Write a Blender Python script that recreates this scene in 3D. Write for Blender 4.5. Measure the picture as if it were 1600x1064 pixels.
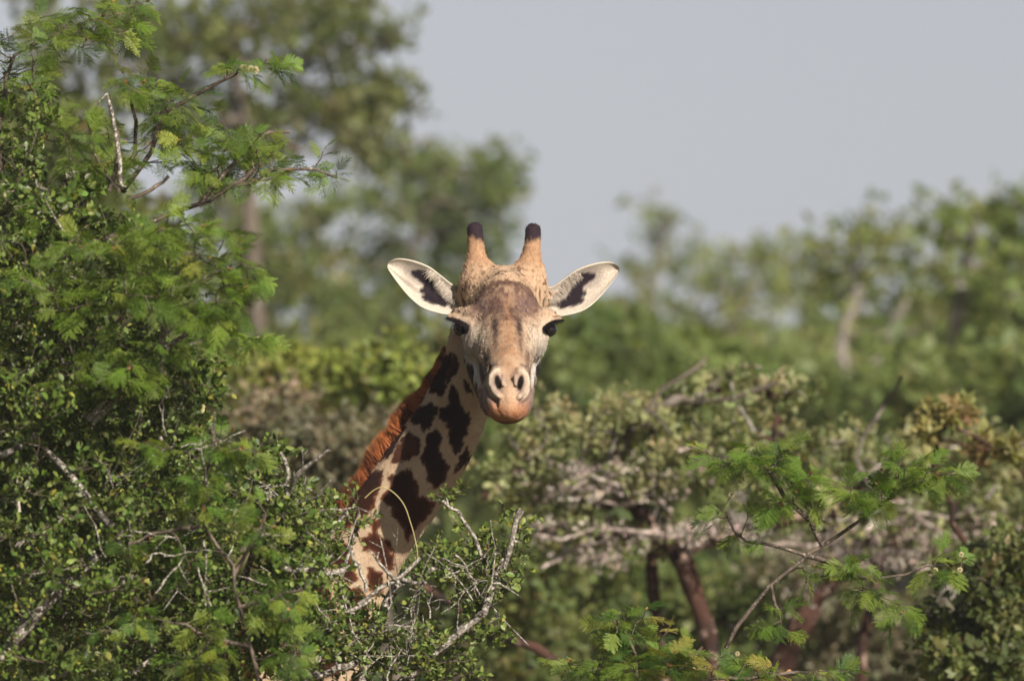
import bpy, math, random
import numpy as np
from mathutils import Vector, Matrix, Quaternion

for _o in list(bpy.data.objects):
    bpy.data.objects.remove(_o)
SC = bpy.context.scene
COL = SC.collection

# ---------------------------------------------------------------- camera
PITCH = math.radians(4.0)
LENS = 300.0
CAM = np.array([0.0, 0.0, 2.8])
FWD = np.array([0.0, math.cos(PITCH), math.sin(PITCH)])
RGT = np.array([1.0, 0.0, 0.0])
UPV = np.array([0.0, -math.sin(PITCH), math.cos(PITCH)])
cam_d = bpy.data.cameras.new('camera')
cam = bpy.data.objects.new('camera', cam_d)
COL.objects.link(cam)
cam.location = CAM
cam.rotation_euler = (math.pi / 2 + PITCH, 0, 0)
cam_d.lens = LENS
cam_d.sensor_width = 36.0
cam_d.clip_start = 0.5
cam_d.clip_end = 6000
cam_d.dof.use_dof = True
cam_d.dof.focus_distance = 19.95
cam_d.dof.aperture_fstop = 5.0
SC.camera = cam

# ---------------------------------------------------------------- sky and sun
SUN_DIR = np.array([0.50, -0.86, 0.53])
SUN_DIR = SUN_DIR / np.linalg.norm(SUN_DIR)
world = bpy.data.worlds.new('World')
SC.world = world
world.use_nodes = True
wn = world.node_tree.nodes
wl = world.node_tree.links
for n in list(wn):
    wn.remove(n)
w_out = wn.new('ShaderNodeOutputWorld')
w_bg = wn.new('ShaderNodeBackground')
w_sky = wn.new('ShaderNodeTexSky')
w_sky.sky_type = 'NISHITA'
w_sky.sun_disc = False
w_sky.sun_elevation = math.asin(SUN_DIR[2])
w_sky.sun_rotation = math.atan2(SUN_DIR[0], SUN_DIR[1])
w_sky.altitude = 900
w_sky.air_density = 1.0
w_sky.dust_density = 2.2
w_sky.ozone_density = 3.0
w_hs = wn.new('ShaderNodeHueSaturation')
w_hs.inputs['Saturation'].default_value = 0.17
w_mul = wn.new('ShaderNodeMix')
w_mul.data_type = 'RGBA'
w_mul.blend_type = 'MULTIPLY'
w_mul.inputs[0].default_value = 1.0
w_mul.inputs[7].default_value = (0.985, 0.98, 1.02, 1)
wl.new(w_sky.outputs[0], w_hs.inputs['Color'])
wl.new(w_hs.outputs[0], w_mul.inputs[6])
wl.new(w_mul.outputs[2], w_bg.inputs['Color'])
w_bg.inputs['Strength'].default_value = 0.0445
wl.new(w_bg.outputs[0], w_out.inputs[0])

sun_d = bpy.data.lights.new('sun', 'SUN')
sun_d.energy = 5.0
sun_d.angle = math.radians(0.55)
sun_d.color = (1.0, 0.90, 0.76)
sun = bpy.data.objects.new('sun', sun_d)
COL.objects.link(sun)
sun.location = (10, -10, 30)
sun.rotation_euler = Vector(SUN_DIR).to_track_quat('Z', 'Y').to_euler()

SC.view_settings.view_transform = 'Standard'
SC.view_settings.look = 'None'
SC.view_settings.exposure = 0.85
SC.view_settings.gamma = 1.0
SC.view_settings.use_curve_mapping = False
SC.render.engine = 'CYCLES'
SC.cycles.max_bounces = 6
SC.cycles.diffuse_bounces = 3
SC.cycles.glossy_bounces = 2
SC.cycles.transmission_bounces = 4
SC.cycles.transparent_max_bounces = 4
SC.cycles.use_denoising = True
SC.cycles.caustics_reflective = False
SC.cycles.caustics_refractive = False

HAZE = 0.0005

# ---------------------------------------------------------------- helpers
PXM = 36.0 / LENS / 1600.0            # metres per photo pixel at one metre


def W(px, py, D):
    """World point that stands D metres away along the view axis."""
    s = PXM * D
    return CAM + FWD * D + RGT * ((px - 800) * s) + UPV * ((532 - py) * s)


def norm(v):
    v = np.asarray(v, float)
    return v / (np.linalg.norm(v, axis=-1, keepdims=True) + 1e-12)


def hash3(ix, iy, iz, seed):
    h = (ix.astype(np.int64) * 374761393 + iy.astype(np.int64) * 668265263 + iz.astype(np.int64) * 2147483647 + seed * 1274126177) & 0xFFFFFFFF
    h = ((h ^ (h >> 13)) * 1274126177) & 0xFFFFFFFF
    h = h ^ (h >> 16)
    return (h & 0xFFFFFF).astype(np.float64) / 0xFFFFFF


def vnoise(P, scale, seed=0):
    """Value noise in [-1, 1] of points P (n, 3)."""
    Q = np.asarray(P, float) / scale
    I = np.floor(Q)
    F = Q - I
    F = F * F * (3 - 2 * F)
    I = I.astype(np.int64)
    out = 0
    for dx in (0, 1):
        wx = F[:, 0] if dx else 1 - F[:, 0]
        for dy in (0, 1):
            wy = F[:, 1] if dy else 1 - F[:, 1]
            for dz in (0, 1):
                wz = F[:, 2] if dz else 1 - F[:, 2]
                out = out + wx * wy * wz * hash3(I[:, 0] + dx, I[:, 1] + dy, I[:, 2] + dz, seed)
    return out * 2 - 1


def smooth(a, b, x):
    t = np.clip((x - a) / (b - a), 0, 1)
    return t * t * (3 - 2 * t)


def catmull(pts, n):
    P = np.asarray(pts, float)
    P = np.vstack([2 * P[0] - P[1], P, 2 * P[-1] - P[-2]])
    m = len(P) - 3
    t = np.linspace(0, m, n)
    i = np.minimum(t.astype(int), m - 1)
    f = (t - i)[:, None]
    a, b, c, d = P[i], P[i + 1], P[i + 2], P[i + 3]
    return 0.5 * ((2 * b) + (c - a) * f + (2 * a - 5 * b + 4 * c - d) * f ** 2 + (3 * b - a - 3 * c + d) * f ** 3)


def make_mesh(name, V, faces, mat, smooth_on=True, color=None):
    """faces: (n,3) or (n,4) int array, or list of such arrays."""
    if not isinstance(faces, list):
        faces = [faces]
    faces = [np.asarray(f, np.int32) for f in faces if len(f)]
    me = bpy.data.meshes.new(name)
    V = np.asarray(V, np.float32)
    me.vertices.add(len(V))
    me.vertices.foreach_set('co', V.ravel())
    loops = np.concatenate([f.ravel() for f in faces])
    sizes = np.concatenate([np.full(len(f), f.shape[1], np.int32) for f in faces])
    starts = np.concatenate([[0], np.cumsum(sizes)[:-1]]).astype(np.int32)
    me.loops.add(len(loops))
    me.loops.foreach_set('vertex_index', loops.astype(np.int32))
    me.polygons.add(len(sizes))
    me.polygons.foreach_set('loop_start', starts)
    me.polygons.foreach_set('loop_total', sizes)
    if smooth_on:
        me.polygons.foreach_set('use_smooth', np.ones(len(sizes), bool))
    if color is not None:
        a = me.color_attributes.new('tint', 'FLOAT_COLOR', 'POINT')
        c = np.ones((len(V), 4), np.float32)
        c[:, :3] = color
        a.data.foreach_set('color', c.ravel())
    me.update(calc_edges=True)
    if mat is not None:
        me.materials.append(mat)
    return me


def link(name, me, parent=None, **props):
    o = bpy.data.objects.new(name, me)
    COL.objects.link(o)
    if parent is not None:
        o.parent = parent
    for k, v in props.items():
        o[k] = v
    return o


def thing(name, label, cat, loc=(0, 0, 0), group=None):
    o = link(name, None)
    o.location = loc
    o['label'] = label
    o['category'] = cat
    if group:
        o['group'] = group
    return o


# ---------------------------------------------------------------- materials
def mat_new(name):
    m = bpy.data.materials.new(name)
    m.use_nodes = True
    nt = m.node_tree
    for n in list(nt.nodes):
        nt.nodes.remove(n)
    out = nt.nodes.new('ShaderNodeOutputMaterial')
    return m, nt, out


def leaf_material(name, rough=0.5, spec=0.35, trans=0.45, tr_tint=(1.25, 1.25, 0.45)):
    m, nt, out = mat_new(name)
    N, L = nt.nodes, nt.links
    at = N.new('ShaderNodeAttribute')
    at.attribute_name = 'tint'
    p = N.new('ShaderNodeBsdfPrincipled')
    p.inputs['Roughness'].default_value = rough
    p.inputs['Specular IOR Level'].default_value = spec
    tc = N.new('ShaderNodeTexCoord')
    nz = N.new('ShaderNodeTexNoise')
    nz.inputs['Scale'].default_value = 60
    L.new(tc.outputs['Object'], nz.inputs['Vector'])
    mr = N.new('ShaderNodeMapRange')
    mr.inputs[1].default_value = 0.25
    mr.inputs[2].default_value = 0.75
    mr.inputs[3].default_value = 0.75
    mr.inputs[4].default_value = 1.2
    L.new(nz.outputs[0], mr.inputs[0])
    mx = N.new('ShaderNodeMix')
    mx.data_type = 'RGBA'
    mx.blend_type = 'MULTIPLY'
    mx.inputs[0].default_value = 1
    L.new(at.outputs['Color'], mx.inputs[6])
    L.new(mr.outputs[0], mx.inputs[7])
    L.new(mx.outputs[2], p.inputs['Base Color'])
    tr = N.new('ShaderNodeBsdfTranslucent')
    m2 = N.new('ShaderNodeMix')
    m2.data_type = 'RGBA'
    m2.blend_type = 'MULTIPLY'
    m2.inputs[0].default_value = 1
    m2.inputs[7].default_value = (*tr_tint, 1)
    L.new(mx.outputs[2], m2.inputs[6])
    L.new(m2.outputs[2], tr.inputs['Color'])
    ms = N.new('ShaderNodeMixShader')
    ms.inputs[0].default_value = trans
    L.new(p.outputs[0], ms.inputs[1])
    L.new(tr.outputs[0], ms.inputs[2])
    L.new(ms.outputs[0], out.inputs[0])
    return m


def bark_material(name, c1, c2, c3, scale=30, lichen=0.5, spots=90):
    """c1 dark bark, c2 light bark, c3 lichen patches."""
    m, nt, out = mat_new(name)
    N, L = nt.nodes, nt.links
    tc = N.new('ShaderNodeTexCoord')
    n1 = N.new('ShaderNodeTexNoise')
    n1.inputs['Scale'].default_value = scale
    n1.inputs['Detail'].default_value = 6
    L.new(tc.outputs['Object'], n1.inputs['Vector'])
    r1 = N.new('ShaderNodeValToRGB')
    r1.color_ramp.elements[0].position = 0.35
    r1.color_ramp.elements[0].color = (*c1, 1)
    r1.color_ramp.elements[1].position = 0.65
    r1.color_ramp.elements[1].color = (*c2, 1)
    L.new(n1.outputs[0], r1.inputs[0])
    n2 = N.new('ShaderNodeTexNoise')
    n2.inputs['Scale'].default_value = spots
    n2.inputs['Detail'].default_value = 3
    L.new(tc.outputs['Object'], n2.inputs['Vector'])
    r2 = N.new('ShaderNodeValToRGB')
    r2.color_ramp.elements[0].position = 1 - lichen - 0.04
    r2.color_ramp.elements[1].position = 1 - lichen + 0.06
    L.new(n2.outputs[0], r2.inputs[0])
    mx = N.new('ShaderNodeMix')
    mx.data_type = 'RGBA'
    L.new(r2.outputs[0], mx.inputs[0])
    L.new(r1.outputs[0], mx.inputs[6])
    mx.inputs[7].default_value = (*c3, 1)
    p = N.new('ShaderNodeBsdfPrincipled')
    p.inputs['Roughness'].default_value = 0.85
    p.inputs['Specular IOR Level'].default_value = 0.2
    L.new(mx.outputs[2], p.inputs['Base Color'])
    b = N.new('ShaderNodeBump')
    b.inputs['Strength'].default_value = 0.6
    b.inputs['Distance'].default_value = 0.004
    L.new(n2.outputs[0], b.inputs['Height'])
    L.new(b.outputs[0], p.inputs['Normal'])
    L.new(p.outputs[0], out.inputs[0])
    return m


def attr_material(name, rough=0.6, spec=0.3, bump_scale=0, bump=0.0, sheen=0.0, var=0.0):
    m, nt, out = mat_new(name)
    N, L = nt.nodes, nt.links
    at = N.new('ShaderNodeAttribute')
    at.attribute_name = 'tint'
    p = N.new('ShaderNodeBsdfPrincipled')
    p.inputs['Roughness'].default_value = rough
    p.inputs['Specular IOR Level'].default_value = spec
    p.inputs['Sheen Weight'].default_value = sheen
    L.new(at.outputs['Color'], p.inputs['Base Color'])
    if bump_scale:
        tc = N.new('ShaderNodeTexCoord')
        nz = N.new('ShaderNodeTexNoise')
        nz.inputs['Scale'].default_value = bump_scale
        nz.inputs['Detail'].default_value = 4
        L.new(tc.outputs['Object'], nz.inputs['Vector'])
        b = N.new('ShaderNodeBump')
        b.inputs['Strength'].default_value = bump
        b.inputs['Distance'].default_value = 0.003
        L.new(nz.outputs[0], b.inputs['Height'])
        L.new(b.outputs[0], p.inputs['Normal'])
        if var:
            mr = N.new('ShaderNodeMapRange')
            mr.inputs[1].default_value = 0.3
            mr.inputs[2].default_value = 0.7
            mr.inputs[3].default_value = 1 - var
            mr.inputs[4].default_value = 1 + var
            L.new(nz.outputs[0], mr.inputs[0])
            mx = N.new('ShaderNodeMix')
            mx.data_type = 'RGBA'
            mx.blend_type = 'MULTIPLY'
            mx.inputs[0].default_value = 1
            L.new(at.outputs['Color'], mx.inputs[6])
            L.new(mr.outputs[0], mx.inputs[7])
            L.new(mx.outputs[2], p.inputs['Base Color'])
    L.new(p.outputs[0], out.inputs[0])
    return m


M_COAT = attr_material('giraffe coat', 0.85, 0.06, 260, 0.35, 0.02, 0.16)
M_HAIR = attr_material('giraffe hair', 0.7, 0.08)
M_EYE = attr_material('giraffe eye', 0.08, 0.6)
M_LEAF = leaf_material('small glossy leaf', 0.42, 0.32, 0.34)
M_ACACIA = leaf_material('feathery leaflet', 0.5, 0.3, 0.42)
M_FAR = leaf_material('far leaf', 0.5, 0.3, 0.42)
M_CRUST = attr_material('lichen crust', 0.9, 0.1)
M_FLOWER = attr_material('flower', 0.8, 0.1)
M_LICHEN = bark_material('grey lichened bark', (0.06, 0.05, 0.045), (0.17, 0.15, 0.13), (0.37, 0.345, 0.31), 25, 0.47, 160)
M_TWIG = bark_material('brown twig bark', (0.035, 0.028, 0.024), (0.13, 0.10, 0.08), (0.26, 0.23, 0.2), 40, 0.36, 140)
M_REDBARK = bark_material('mottled reddish bark', (0.014, 0.009, 0.008), (0.062, 0.029, 0.020), (0.24, 0.17, 0.14), 10, 0.38, 24)
M_GREYBARK = bark_material('pale grey trunk bark', (0.09, 0.08, 0.07), (0.19, 0.17, 0.15), (0.27, 0.25, 0.23), 5, 0.4, 12)
M_DULL = bark_material('dull brown trunk bark', (0.05, 0.042, 0.035), (0.12, 0.10, 0.08), (0.18, 0.16, 0.14), 6, 0.4, 14)
M_PALE = bark_material('pale lichen crust', (0.09, 0.07, 0.06), (0.24, 0.19, 0.17), (0.36, 0.31, 0.285), 14, 0.5, 36)

# ground sheet
m, nt, out = mat_new('dry earth and grass')
N, L = nt.nodes, nt.links
tc = N.new('ShaderNodeTexCoord')
nz = N.new('ShaderNodeTexNoise')
nz.inputs['Scale'].default_value = 0.6
nz.inputs['Detail'].default_value = 8
L.new(tc.outputs['Object'], nz.inputs['Vector'])
rp = N.new('ShaderNodeValToRGB')
rp.color_ramp.elements[0].position = 0.35
rp.color_ramp.elements[0].color = (0.07, 0.075, 0.03, 1)
rp.color_ramp.elements[1].position = 0.65
rp.color_ramp.elements[1].color = (0.20, 0.15, 0.085, 1)
L.new(nz.outputs[0], rp.inputs[0])
pb = N.new('ShaderNodeBsdfPrincipled')
pb.inputs['Roughness'].default_value = 0.95
L.new(rp.outputs[0], pb.inputs['Base Color'])
L.new(pb.outputs[0], out.inputs[0])
xs = np.array([-4000, -1000, -200, -60, -20, 0, 20, 60, 200, 1000, 4000.0])
ys = np.array([-600, -100, -20, 0, 20, 40, 80, 200, 800, 2500, 5000.0])
GX, GY = np.meshgrid(xs, ys)
gv = np.stack([GX.ravel(), GY.ravel(), np.zeros(GX.size)], 1)
nx = len(xs)
gf = [(j * nx + i, j * nx + i + 1, (j + 1) * nx + i + 1, (j + 1) * nx + i) for j in range(len(ys) - 1) for i in range(nx - 1)]
link('ground', make_mesh('ground', gv, np.array(gf), m), kind='structure')
# ================================================================ giraffe
# Local frame of the head: photo-sized units of 1.5 mm; x right, z up, f towards the viewer.
GU = 0.0015
G_ORG = W(788.5, 508, 20.15)


def g2w(P):
    P = np.asarray(P, float)
    return G_ORG + GU * (P[:, :1] * RGT + P[:, 1:2] * UPV - P[:, 2:3] * FWD)


def w2g(Pw):
    d = (np.asarray(Pw, float) - G_ORG) / GU
    return np.stack([d @ RGT, d @ UPV, -(d @ FWD)], -1)


YAW, ROLL = math.radians(2.6), math.radians(0.9)
PIV = np.array([0, 0, 60.0])


def head_fwd(P):
    """symmetric head coordinates -> posed head coordinates"""
    Q = np.asarray(P, float) - PIV
    c, s = math.cos(YAW), math.sin(YAW)
    x = Q[:, 0] * c + Q[:, 2] * s
    f = -Q[:, 0] * s + Q[:, 2] * c
    z = Q[:, 1]
    c, s = math.cos(ROLL), math.sin(ROLL)
    return np.stack([x * c + z * s, -x * s + z * c, f], 1) + PIV


def head_inv(P):
    Q = P - PIV
    c, s = math.cos(ROLL), math.sin(ROLL)
    x = Q[:, 0] * c - Q[:, 1] * s
    z = Q[:, 0] * s + Q[:, 1] * c
    f = Q[:, 2]
    c, s = math.cos(YAW), math.sin(YAW)
    return np.stack([x * c - f * s, z, x * s + f * c], 1) + PIV


def smin(a, b, k):
    h = np.clip(0.5 + 0.5 * (b - a) / k, 0, 1)
    return b + (a - b) * h - k * h * (1 - h)


def smax(a, b, k):
    return -smin(-a, -b, k)


def ell(P, c, r):
    q = P - np.array(c, float)
    r = np.array(r, float)
    k0 = np.sqrt(((q / r) ** 2).sum(1)) + 1e-6
    k1 = np.sqrt(((q / (r * r)) ** 2).sum(1)) + 1e-6
    return k0 * (k0 - 1) / k1


def cap(P, a, b, ra, rb, sc=(1, 1, 1)):
    sc = np.array(sc, float)
    a = np.array(a, float) / sc
    b = np.array(b, float) / sc
    q = P / sc
    ab = b - a
    t = np.clip(((q - a) @ ab) / (ab @ ab), 0, 1)
    d = np.sqrt(((q - a - t[:, None] * ab) ** 2).sum(1))
    return (d - (ra + (rb - ra) * t)) * min(sc.min(), 1.0)


def path(P, pts, k=1e-3, sc=(1, 1, 1)):
    d = None
    for i in range(len(pts) - 1):
        e = cap(P, pts[i][:3], pts[i + 1][:3], pts[i][3], pts[i + 1][3], sc)
        d = e if d is None else np.minimum(d, e)
    return d


def head_sdf(P):
    Q = head_inv(P)
    S = Q.copy()
    S[:, 0] = np.abs(S[:, 0])
    d = ell(S, (0, 34, 8), (58, 60, 70))
    d = smin(d, cap(S, (0, 2, 62), (0, -90, 200), 53, 32, (1.02, 1, 1)), 26)
    d = smin(d, ell(S, (0, 32, 66), (36, 50, 36)), 22)
    d = smin(d, ell(S, (40, 56, -2), (25, 46, 32)), 22)
    d = smin(d, cap(S, (50, 12, 74), (72, 14, 44), 15, 12), 12)          # brow
    d = smin(d, ell(S, (46, -26, 72), (20, 28, 44)), 16)         # cheek bone
    d = smin(d, cap(S, (25, -52, 5), (16, -122, 160), 35, 23), 20)  # jaw
    d = smin(d, cap(S, (0, 0, 112), (0, -74, 212), 24, 26, (1.12, 1, 1)), 14)  # nose bridge
    # muzzle
    mz = ell(S, (0, -112, 216), (37, 36, 38))
    mz = smin(mz, ell(S, (0, -125, 226), (33, 28, 31)), 8)
    mz = smin(mz, ell(S, (23, -112, 220), (15, 20, 24)), 8)
    d = smin(d, mz, 12)
    d = smin(d, cap(S, (0, -132, 182), (0, -124, 120), 20, 24), 8)  # lower jaw
    # nostril mound, opening, raised rim, groove behind the rim
    d = smin(d, ell(S, (18, -88, 234), (15, 20, 20)), 6)
    d = smin(d, cap(S, (0, -98, 246), (0, -128, 246), 10, 14), 8)
    gr = path(S, [(36, -76, 230, 3.2), (36.5, -92, 238, 3.6), (29, -106, 247, 3.8), (20, -118, 250, 4.5), (19, -124, 250, 3.5)])
    d = smax(d, -gr, 4)
    rim = path(S, [(14, -68, 238, 3), (22, -71, 243, 3.6), (28, -80, 246, 3.8), (28, -92, 249, 3.9), (22, -104, 253, 3.8), (15, -111, 255, 3.4)])
    d = smin(d, rim, 4)
    rim2 = path(S, [(9, -78, 250, 2.6), (10, -92, 255, 3.0)])
    d = smin(d, rim2, 3)
    ho = path(S, [(20, -80, 262, 3.2), (17.5, -88, 262, 4.6), (15, -98, 262, 3.2)])
    ho2 = path(S, [(20, -80, 240, 4), (17, -90, 236, 5.6), (15, -98, 244, 3.4)])
    d = smax(d, -np.minimum(ho, ho2), 3)
    # mouth slit under the overhanging lip
    mo = path(S, [(0, -152, 222, 2.4), (20, -146, 220, 2.4), (34, -133, 204, 2.6), (40, -120, 184, 2)])
    d = smax(d, -mo, 4)
    # wrinkles between the eye and the nose, muzzle crease
    for pts in ([(24, -8, 128, 2.2), (25, -26, 142, 3), (30, -40, 150, 2.5)],
                [(31, -36, 146, 3.2), (30, -58, 180, 4.4), (36, -72, 196, 4.2)],
                [(40, -46, 134, 3), (43, -70, 162, 4.6), (43, -92, 182, 3.6)],
                [(37, -18, 122, 2), (34, -34, 138, 2.4)],
                [(22, -62, 202, 1.6), (27, -70, 212, 2.4)], [(14, 18, 104, 1.2), (17, -2, 116, 2.2), (19, -22, 132, 1.6)]):
        d = smax(d, -path(S, [(q[0], q[1], q[2], q[3] + 1.6) for q in pts]), 5)
    d = smin(d, cap(S, (30, -16, 126), (34, -54, 160), 8, 6), 6)
    # eye socket and lids
    d = smax(d, -ell(S, (80, -5, 70), (16, 12, 17)), 6)
    d = smin(d, cap(S, (54, 1, 92), (84, 11, 58), 6, 6), 6)
    d = smin(d, cap(S, (54, -16, 90), (66, -19, 76), 4, 3), 6)
    # horns
    hn = path(S, [(41, 66, 4, 27), (42, 88, 0, 20.5), (43, 104, -3, 15.6), (44.5, 125, -8, 12.9), (46, 149, -13, 12.4)])
    d = smin(d, hn, 16)
    # ear roots
    d = smin(d, cap(S, (54, 40, -14), (80, 44, -18), 17, 9), 14)
    return d


NECK_C = [(-40, -10, -52, 44), (-52, -62, -66, 46), (-73, -117, -74, 51), (-105, -182, -80, 58), (-148, -247, -84, 61),
          (-203, -327, -88, 61), (-250, -405, -92, 69), (-305, -520, -98, 95), (-405, -690, -100, 128), (-530, -890, -104, 172)]
_nc = catmull(NECK_C, 30)


def body_prims():
    A = lambda x, y, z: tuple(w2g(np.array([x, y, z])))
    u = 1 / GU
    pr = []
    pr.append((A(-1.02, 20.2, 2.36), A(-1.5, 20.22, 2.15), 0.36 * u, 0.42 * u))
    pr.append((A(-1.5, 20.22, 2.15), A(-2.25, 20.24, 2.08), 0.42 * u, 0.33 * u))
    pr.append((A(-1.12, 20.2, 2.66), A(-1.5, 20.22, 2.4), 0.2 * u, 0.25 * u))
    for s in (-1, 1):
        y = 20.2 + 0.17 * s
        pr.append((A(-1.0, y, 2.3), A(-1.02, y, 1.75), 0.2 * u, 0.12 * u))
        pr.append((A(-1.02, y, 1.75), A(-1.0, y, 1.05), 0.12 * u, 0.068 * u))
        pr.append((A(-1.0, y, 1.05), A(-1.0, y, 0.95), 0.072 * u, 0.066 * u))
        pr.append((A(-1.0, y, 0.95), A(-1.01, y, 0.2), 0.055 * u, 0.046 * u))
        pr.append((A(-1.01, y, 0.2), A(-0.96, y, 0.075), 0.05 * u, 0.075 * u))
        y = 20.24 + 0.16 * s
        pr.append((A(-2.28, y, 2.0), A(-2.18, y, 1.5), 0.22 * u, 0.12 * u))
        pr.append((A(-2.18, y, 1.5), A(-2.46, y, 0.98), 0.12 * u, 0.062 * u))
        pr.append((A(-2.46, y, 0.98), A(-2.42, y, 0.2), 0.058 * u, 0.046 * u))
        pr.append((A(-2.42, y, 0.2), A(-2.37, y, 0.075), 0.05 * u, 0.075 * u))
    pr.append((A(-2.55, 20.24, 2.15), A(-2.66, 20.24, 1.5), 0.05 * u, 0.018 * u))
    return pr


_BP = body_prims()


def neck_sdf(P):
    d = None
    for i in range(len(_nc) - 1):
        a, b = _nc[i], _nc[i + 1]
        q = P.copy()
        cf = 0.5 * (a[2] + b[2])
        q[:, 2] = (q[:, 2] - cf) / 0.84 + cf
        e = cap(q, a[:3], b[:3], a[3], b[3])
        d = e if d is None else smin(d, e, 3)
    # nape ridge and windpipe
    return d


def full_sdf(P, head=True, body=True):
    d = neck_sdf(P)
    if head:
        hm = P[:, 1] > -215
        if hm.any():
            d[hm] = smin(d[hm], head_sdf(P[hm]), 14)
    if body:
        for a, b, ra, rb in _BP:
            d = smin(d, cap(P, a, b, ra, rb), 30)
    return d


def surface_nets(D, org, h):
    S = D < 0
    c = np.zeros(tuple(s - 1 for s in D.shape), np.uint8)
    sl = lambda o, n: slice(o, n - 1 + o)
    corners = [(i, j, k) for i in (0, 1) for j in (0, 1) for k in (0, 1)]
    for i, j, k in corners:
        c += S[sl(i, D.shape[0]), sl(j, D.shape[1]), sl(k, D.shape[2])]
    act = np.argwhere((c > 0) & (c < 8))
    ids = np.full(c.shape, -1, np.int32)
    ids[act[:, 0], act[:, 1], act[:, 2]] = np.arange(len(act))
    vals = {}
    for o in corners:
        vals[o] = D[act[:, 0] + o[0], act[:, 1] + o[1], act[:, 2] + o[2]]
    acc = np.zeros((len(act), 3))
    cnt = np.zeros(len(act))
    for a in corners:
        for ax in range(3):
            if a[ax] == 0:
                b = list(a)
                b[ax] = 1
                b = tuple(b)
                va, vb = vals[a], vals[b]
                x = (va < 0) != (vb < 0)
                t = np.where(x, va / np.where(va - vb == 0, 1, va - vb), 0)
                p = np.tile(np.array(a, float), (len(act), 1))
                p[:, ax] += t
                acc += p * x[:, None]
                cnt += x
    V = (act + acc / cnt[:, None]) * h + np.array(org)
    quads = []
    n0, n1, n2 = c.shape
    for ax in range(3):
        b1, b2 = (ax + 1) % 3, (ax + 2) % 3
        lo = [slice(None)] * 3
        hi = [slice(None)] * 3
        lo[ax] = slice(0, -1)
        hi[ax] = slice(1, None)
        ch = S[tuple(lo)] != S[tuple(hi)]
        e = np.argwhere(ch)
        ok = (e[:, b1] > 0) & (e[:, b2] > 0) & (e[:, b1] < c.shape[b1]) & (e[:, b2] < c.shape[b2])
        e = e[ok]
        q = []
        for o1, o2 in ((-1, -1), (0, -1), (0, 0), (-1, 0)):
            g = e.copy()
            g[:, b1] += o1
            g[:, b2] += o2
            q.append(ids[g[:, 0], g[:, 1], g[:, 2]])
        q = np.stack(q, 1)
        flip = ~S[e[:, 0], e[:, 1], e[:, 2]]
        q[flip] = q[flip][:, ::-1]
        quads.append(q[(q >= 0).all(1)])
    return V, np.concatenate(quads)


def polygonize(fn, lo, hi, h, block=5, reach=1.35):
    lo = np.array(lo, float)
    nb = np.ceil((np.array(hi) - lo) / (h * block)).astype(int)
    H = h * block
    ax = [lo[i] + H * (np.arange(nb[i]) + 0.5) for i in range(3)]
    G = np.stack(np.meshgrid(*ax, indexing='ij'), -1).reshape(-1, 3)
    dc = np.concatenate([fn(g) for g in np.array_split(G, max(1, len(G) // 200000))])
    D = np.repeat(np.repeat(np.repeat(dc.reshape(nb), block, 0), block, 1), block, 2).astype(np.float32)
    # block lattice: sample points at lo + h*index
    actb = np.argwhere(np.abs(dc.reshape(nb)) < H * reach)
    off = np.stack(np.meshgrid(*[np.arange(block)] * 3, indexing='ij'), -1).reshape(-1, 3)
    for part in np.array_split(actb, max(1, len(actb) // 2500)):
        idx = (part[:, None, :] * block + off[None]).reshape(-1, 3)
        D[idx[:, 0], idx[:, 1], idx[:, 2]] = fn(lo + idx * h)
    V, Fq = surface_nets(D, lo, h)
    return V, Fq


def project(V, fn, it=2, e=0.6):
    for _ in range(it):
        d = fn(V)
        g = np.stack([(fn(V + np.eye(3)[i] * e) - d) / e for i in range(3)], 1)
        g2 = (g * g).sum(1) + 1e-6
        V = V - np.clip(d / g2, -2, 2)[:, None] * g
    return V, norm(g)


def poly_sd(x, y, poly):
    poly = np.asarray(poly, float)
    n = len(poly)
    inside = np.zeros(len(x), bool)
    d2 = np.full(len(x), 1e9)
    for i in range(n):
        x1, y1 = poly[i]
        x2, y2 = poly[(i + 1) % n]
        cond = ((y1 > y) != (y2 > y))
        xi = (x2 - x1) * (y - y1) / ((y2 - y1) if y2 != y1 else 1e-9) + x1
        inside ^= cond & (x < xi)
        ex, ey = x2 - x1, y2 - y1
        t = np.clip(((x - x1) * ex + (y - y1) * ey) / (ex * ex + ey * ey + 1e-9), 0, 1)
        d2 = np.minimum(d2, (x - x1 - t * ex) ** 2 + (y - y1 - t * ey) ** 2)
    d = np.sqrt(d2)
    return np.where(inside, -d, d)


# coat blotches of the neck, in units along the side of the neck (x right, y down, from the head's origin frame)
def Z2(pts):
    return [(440 + a / 2.217, 500 + b / 2.217) for a, b in pts]


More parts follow.
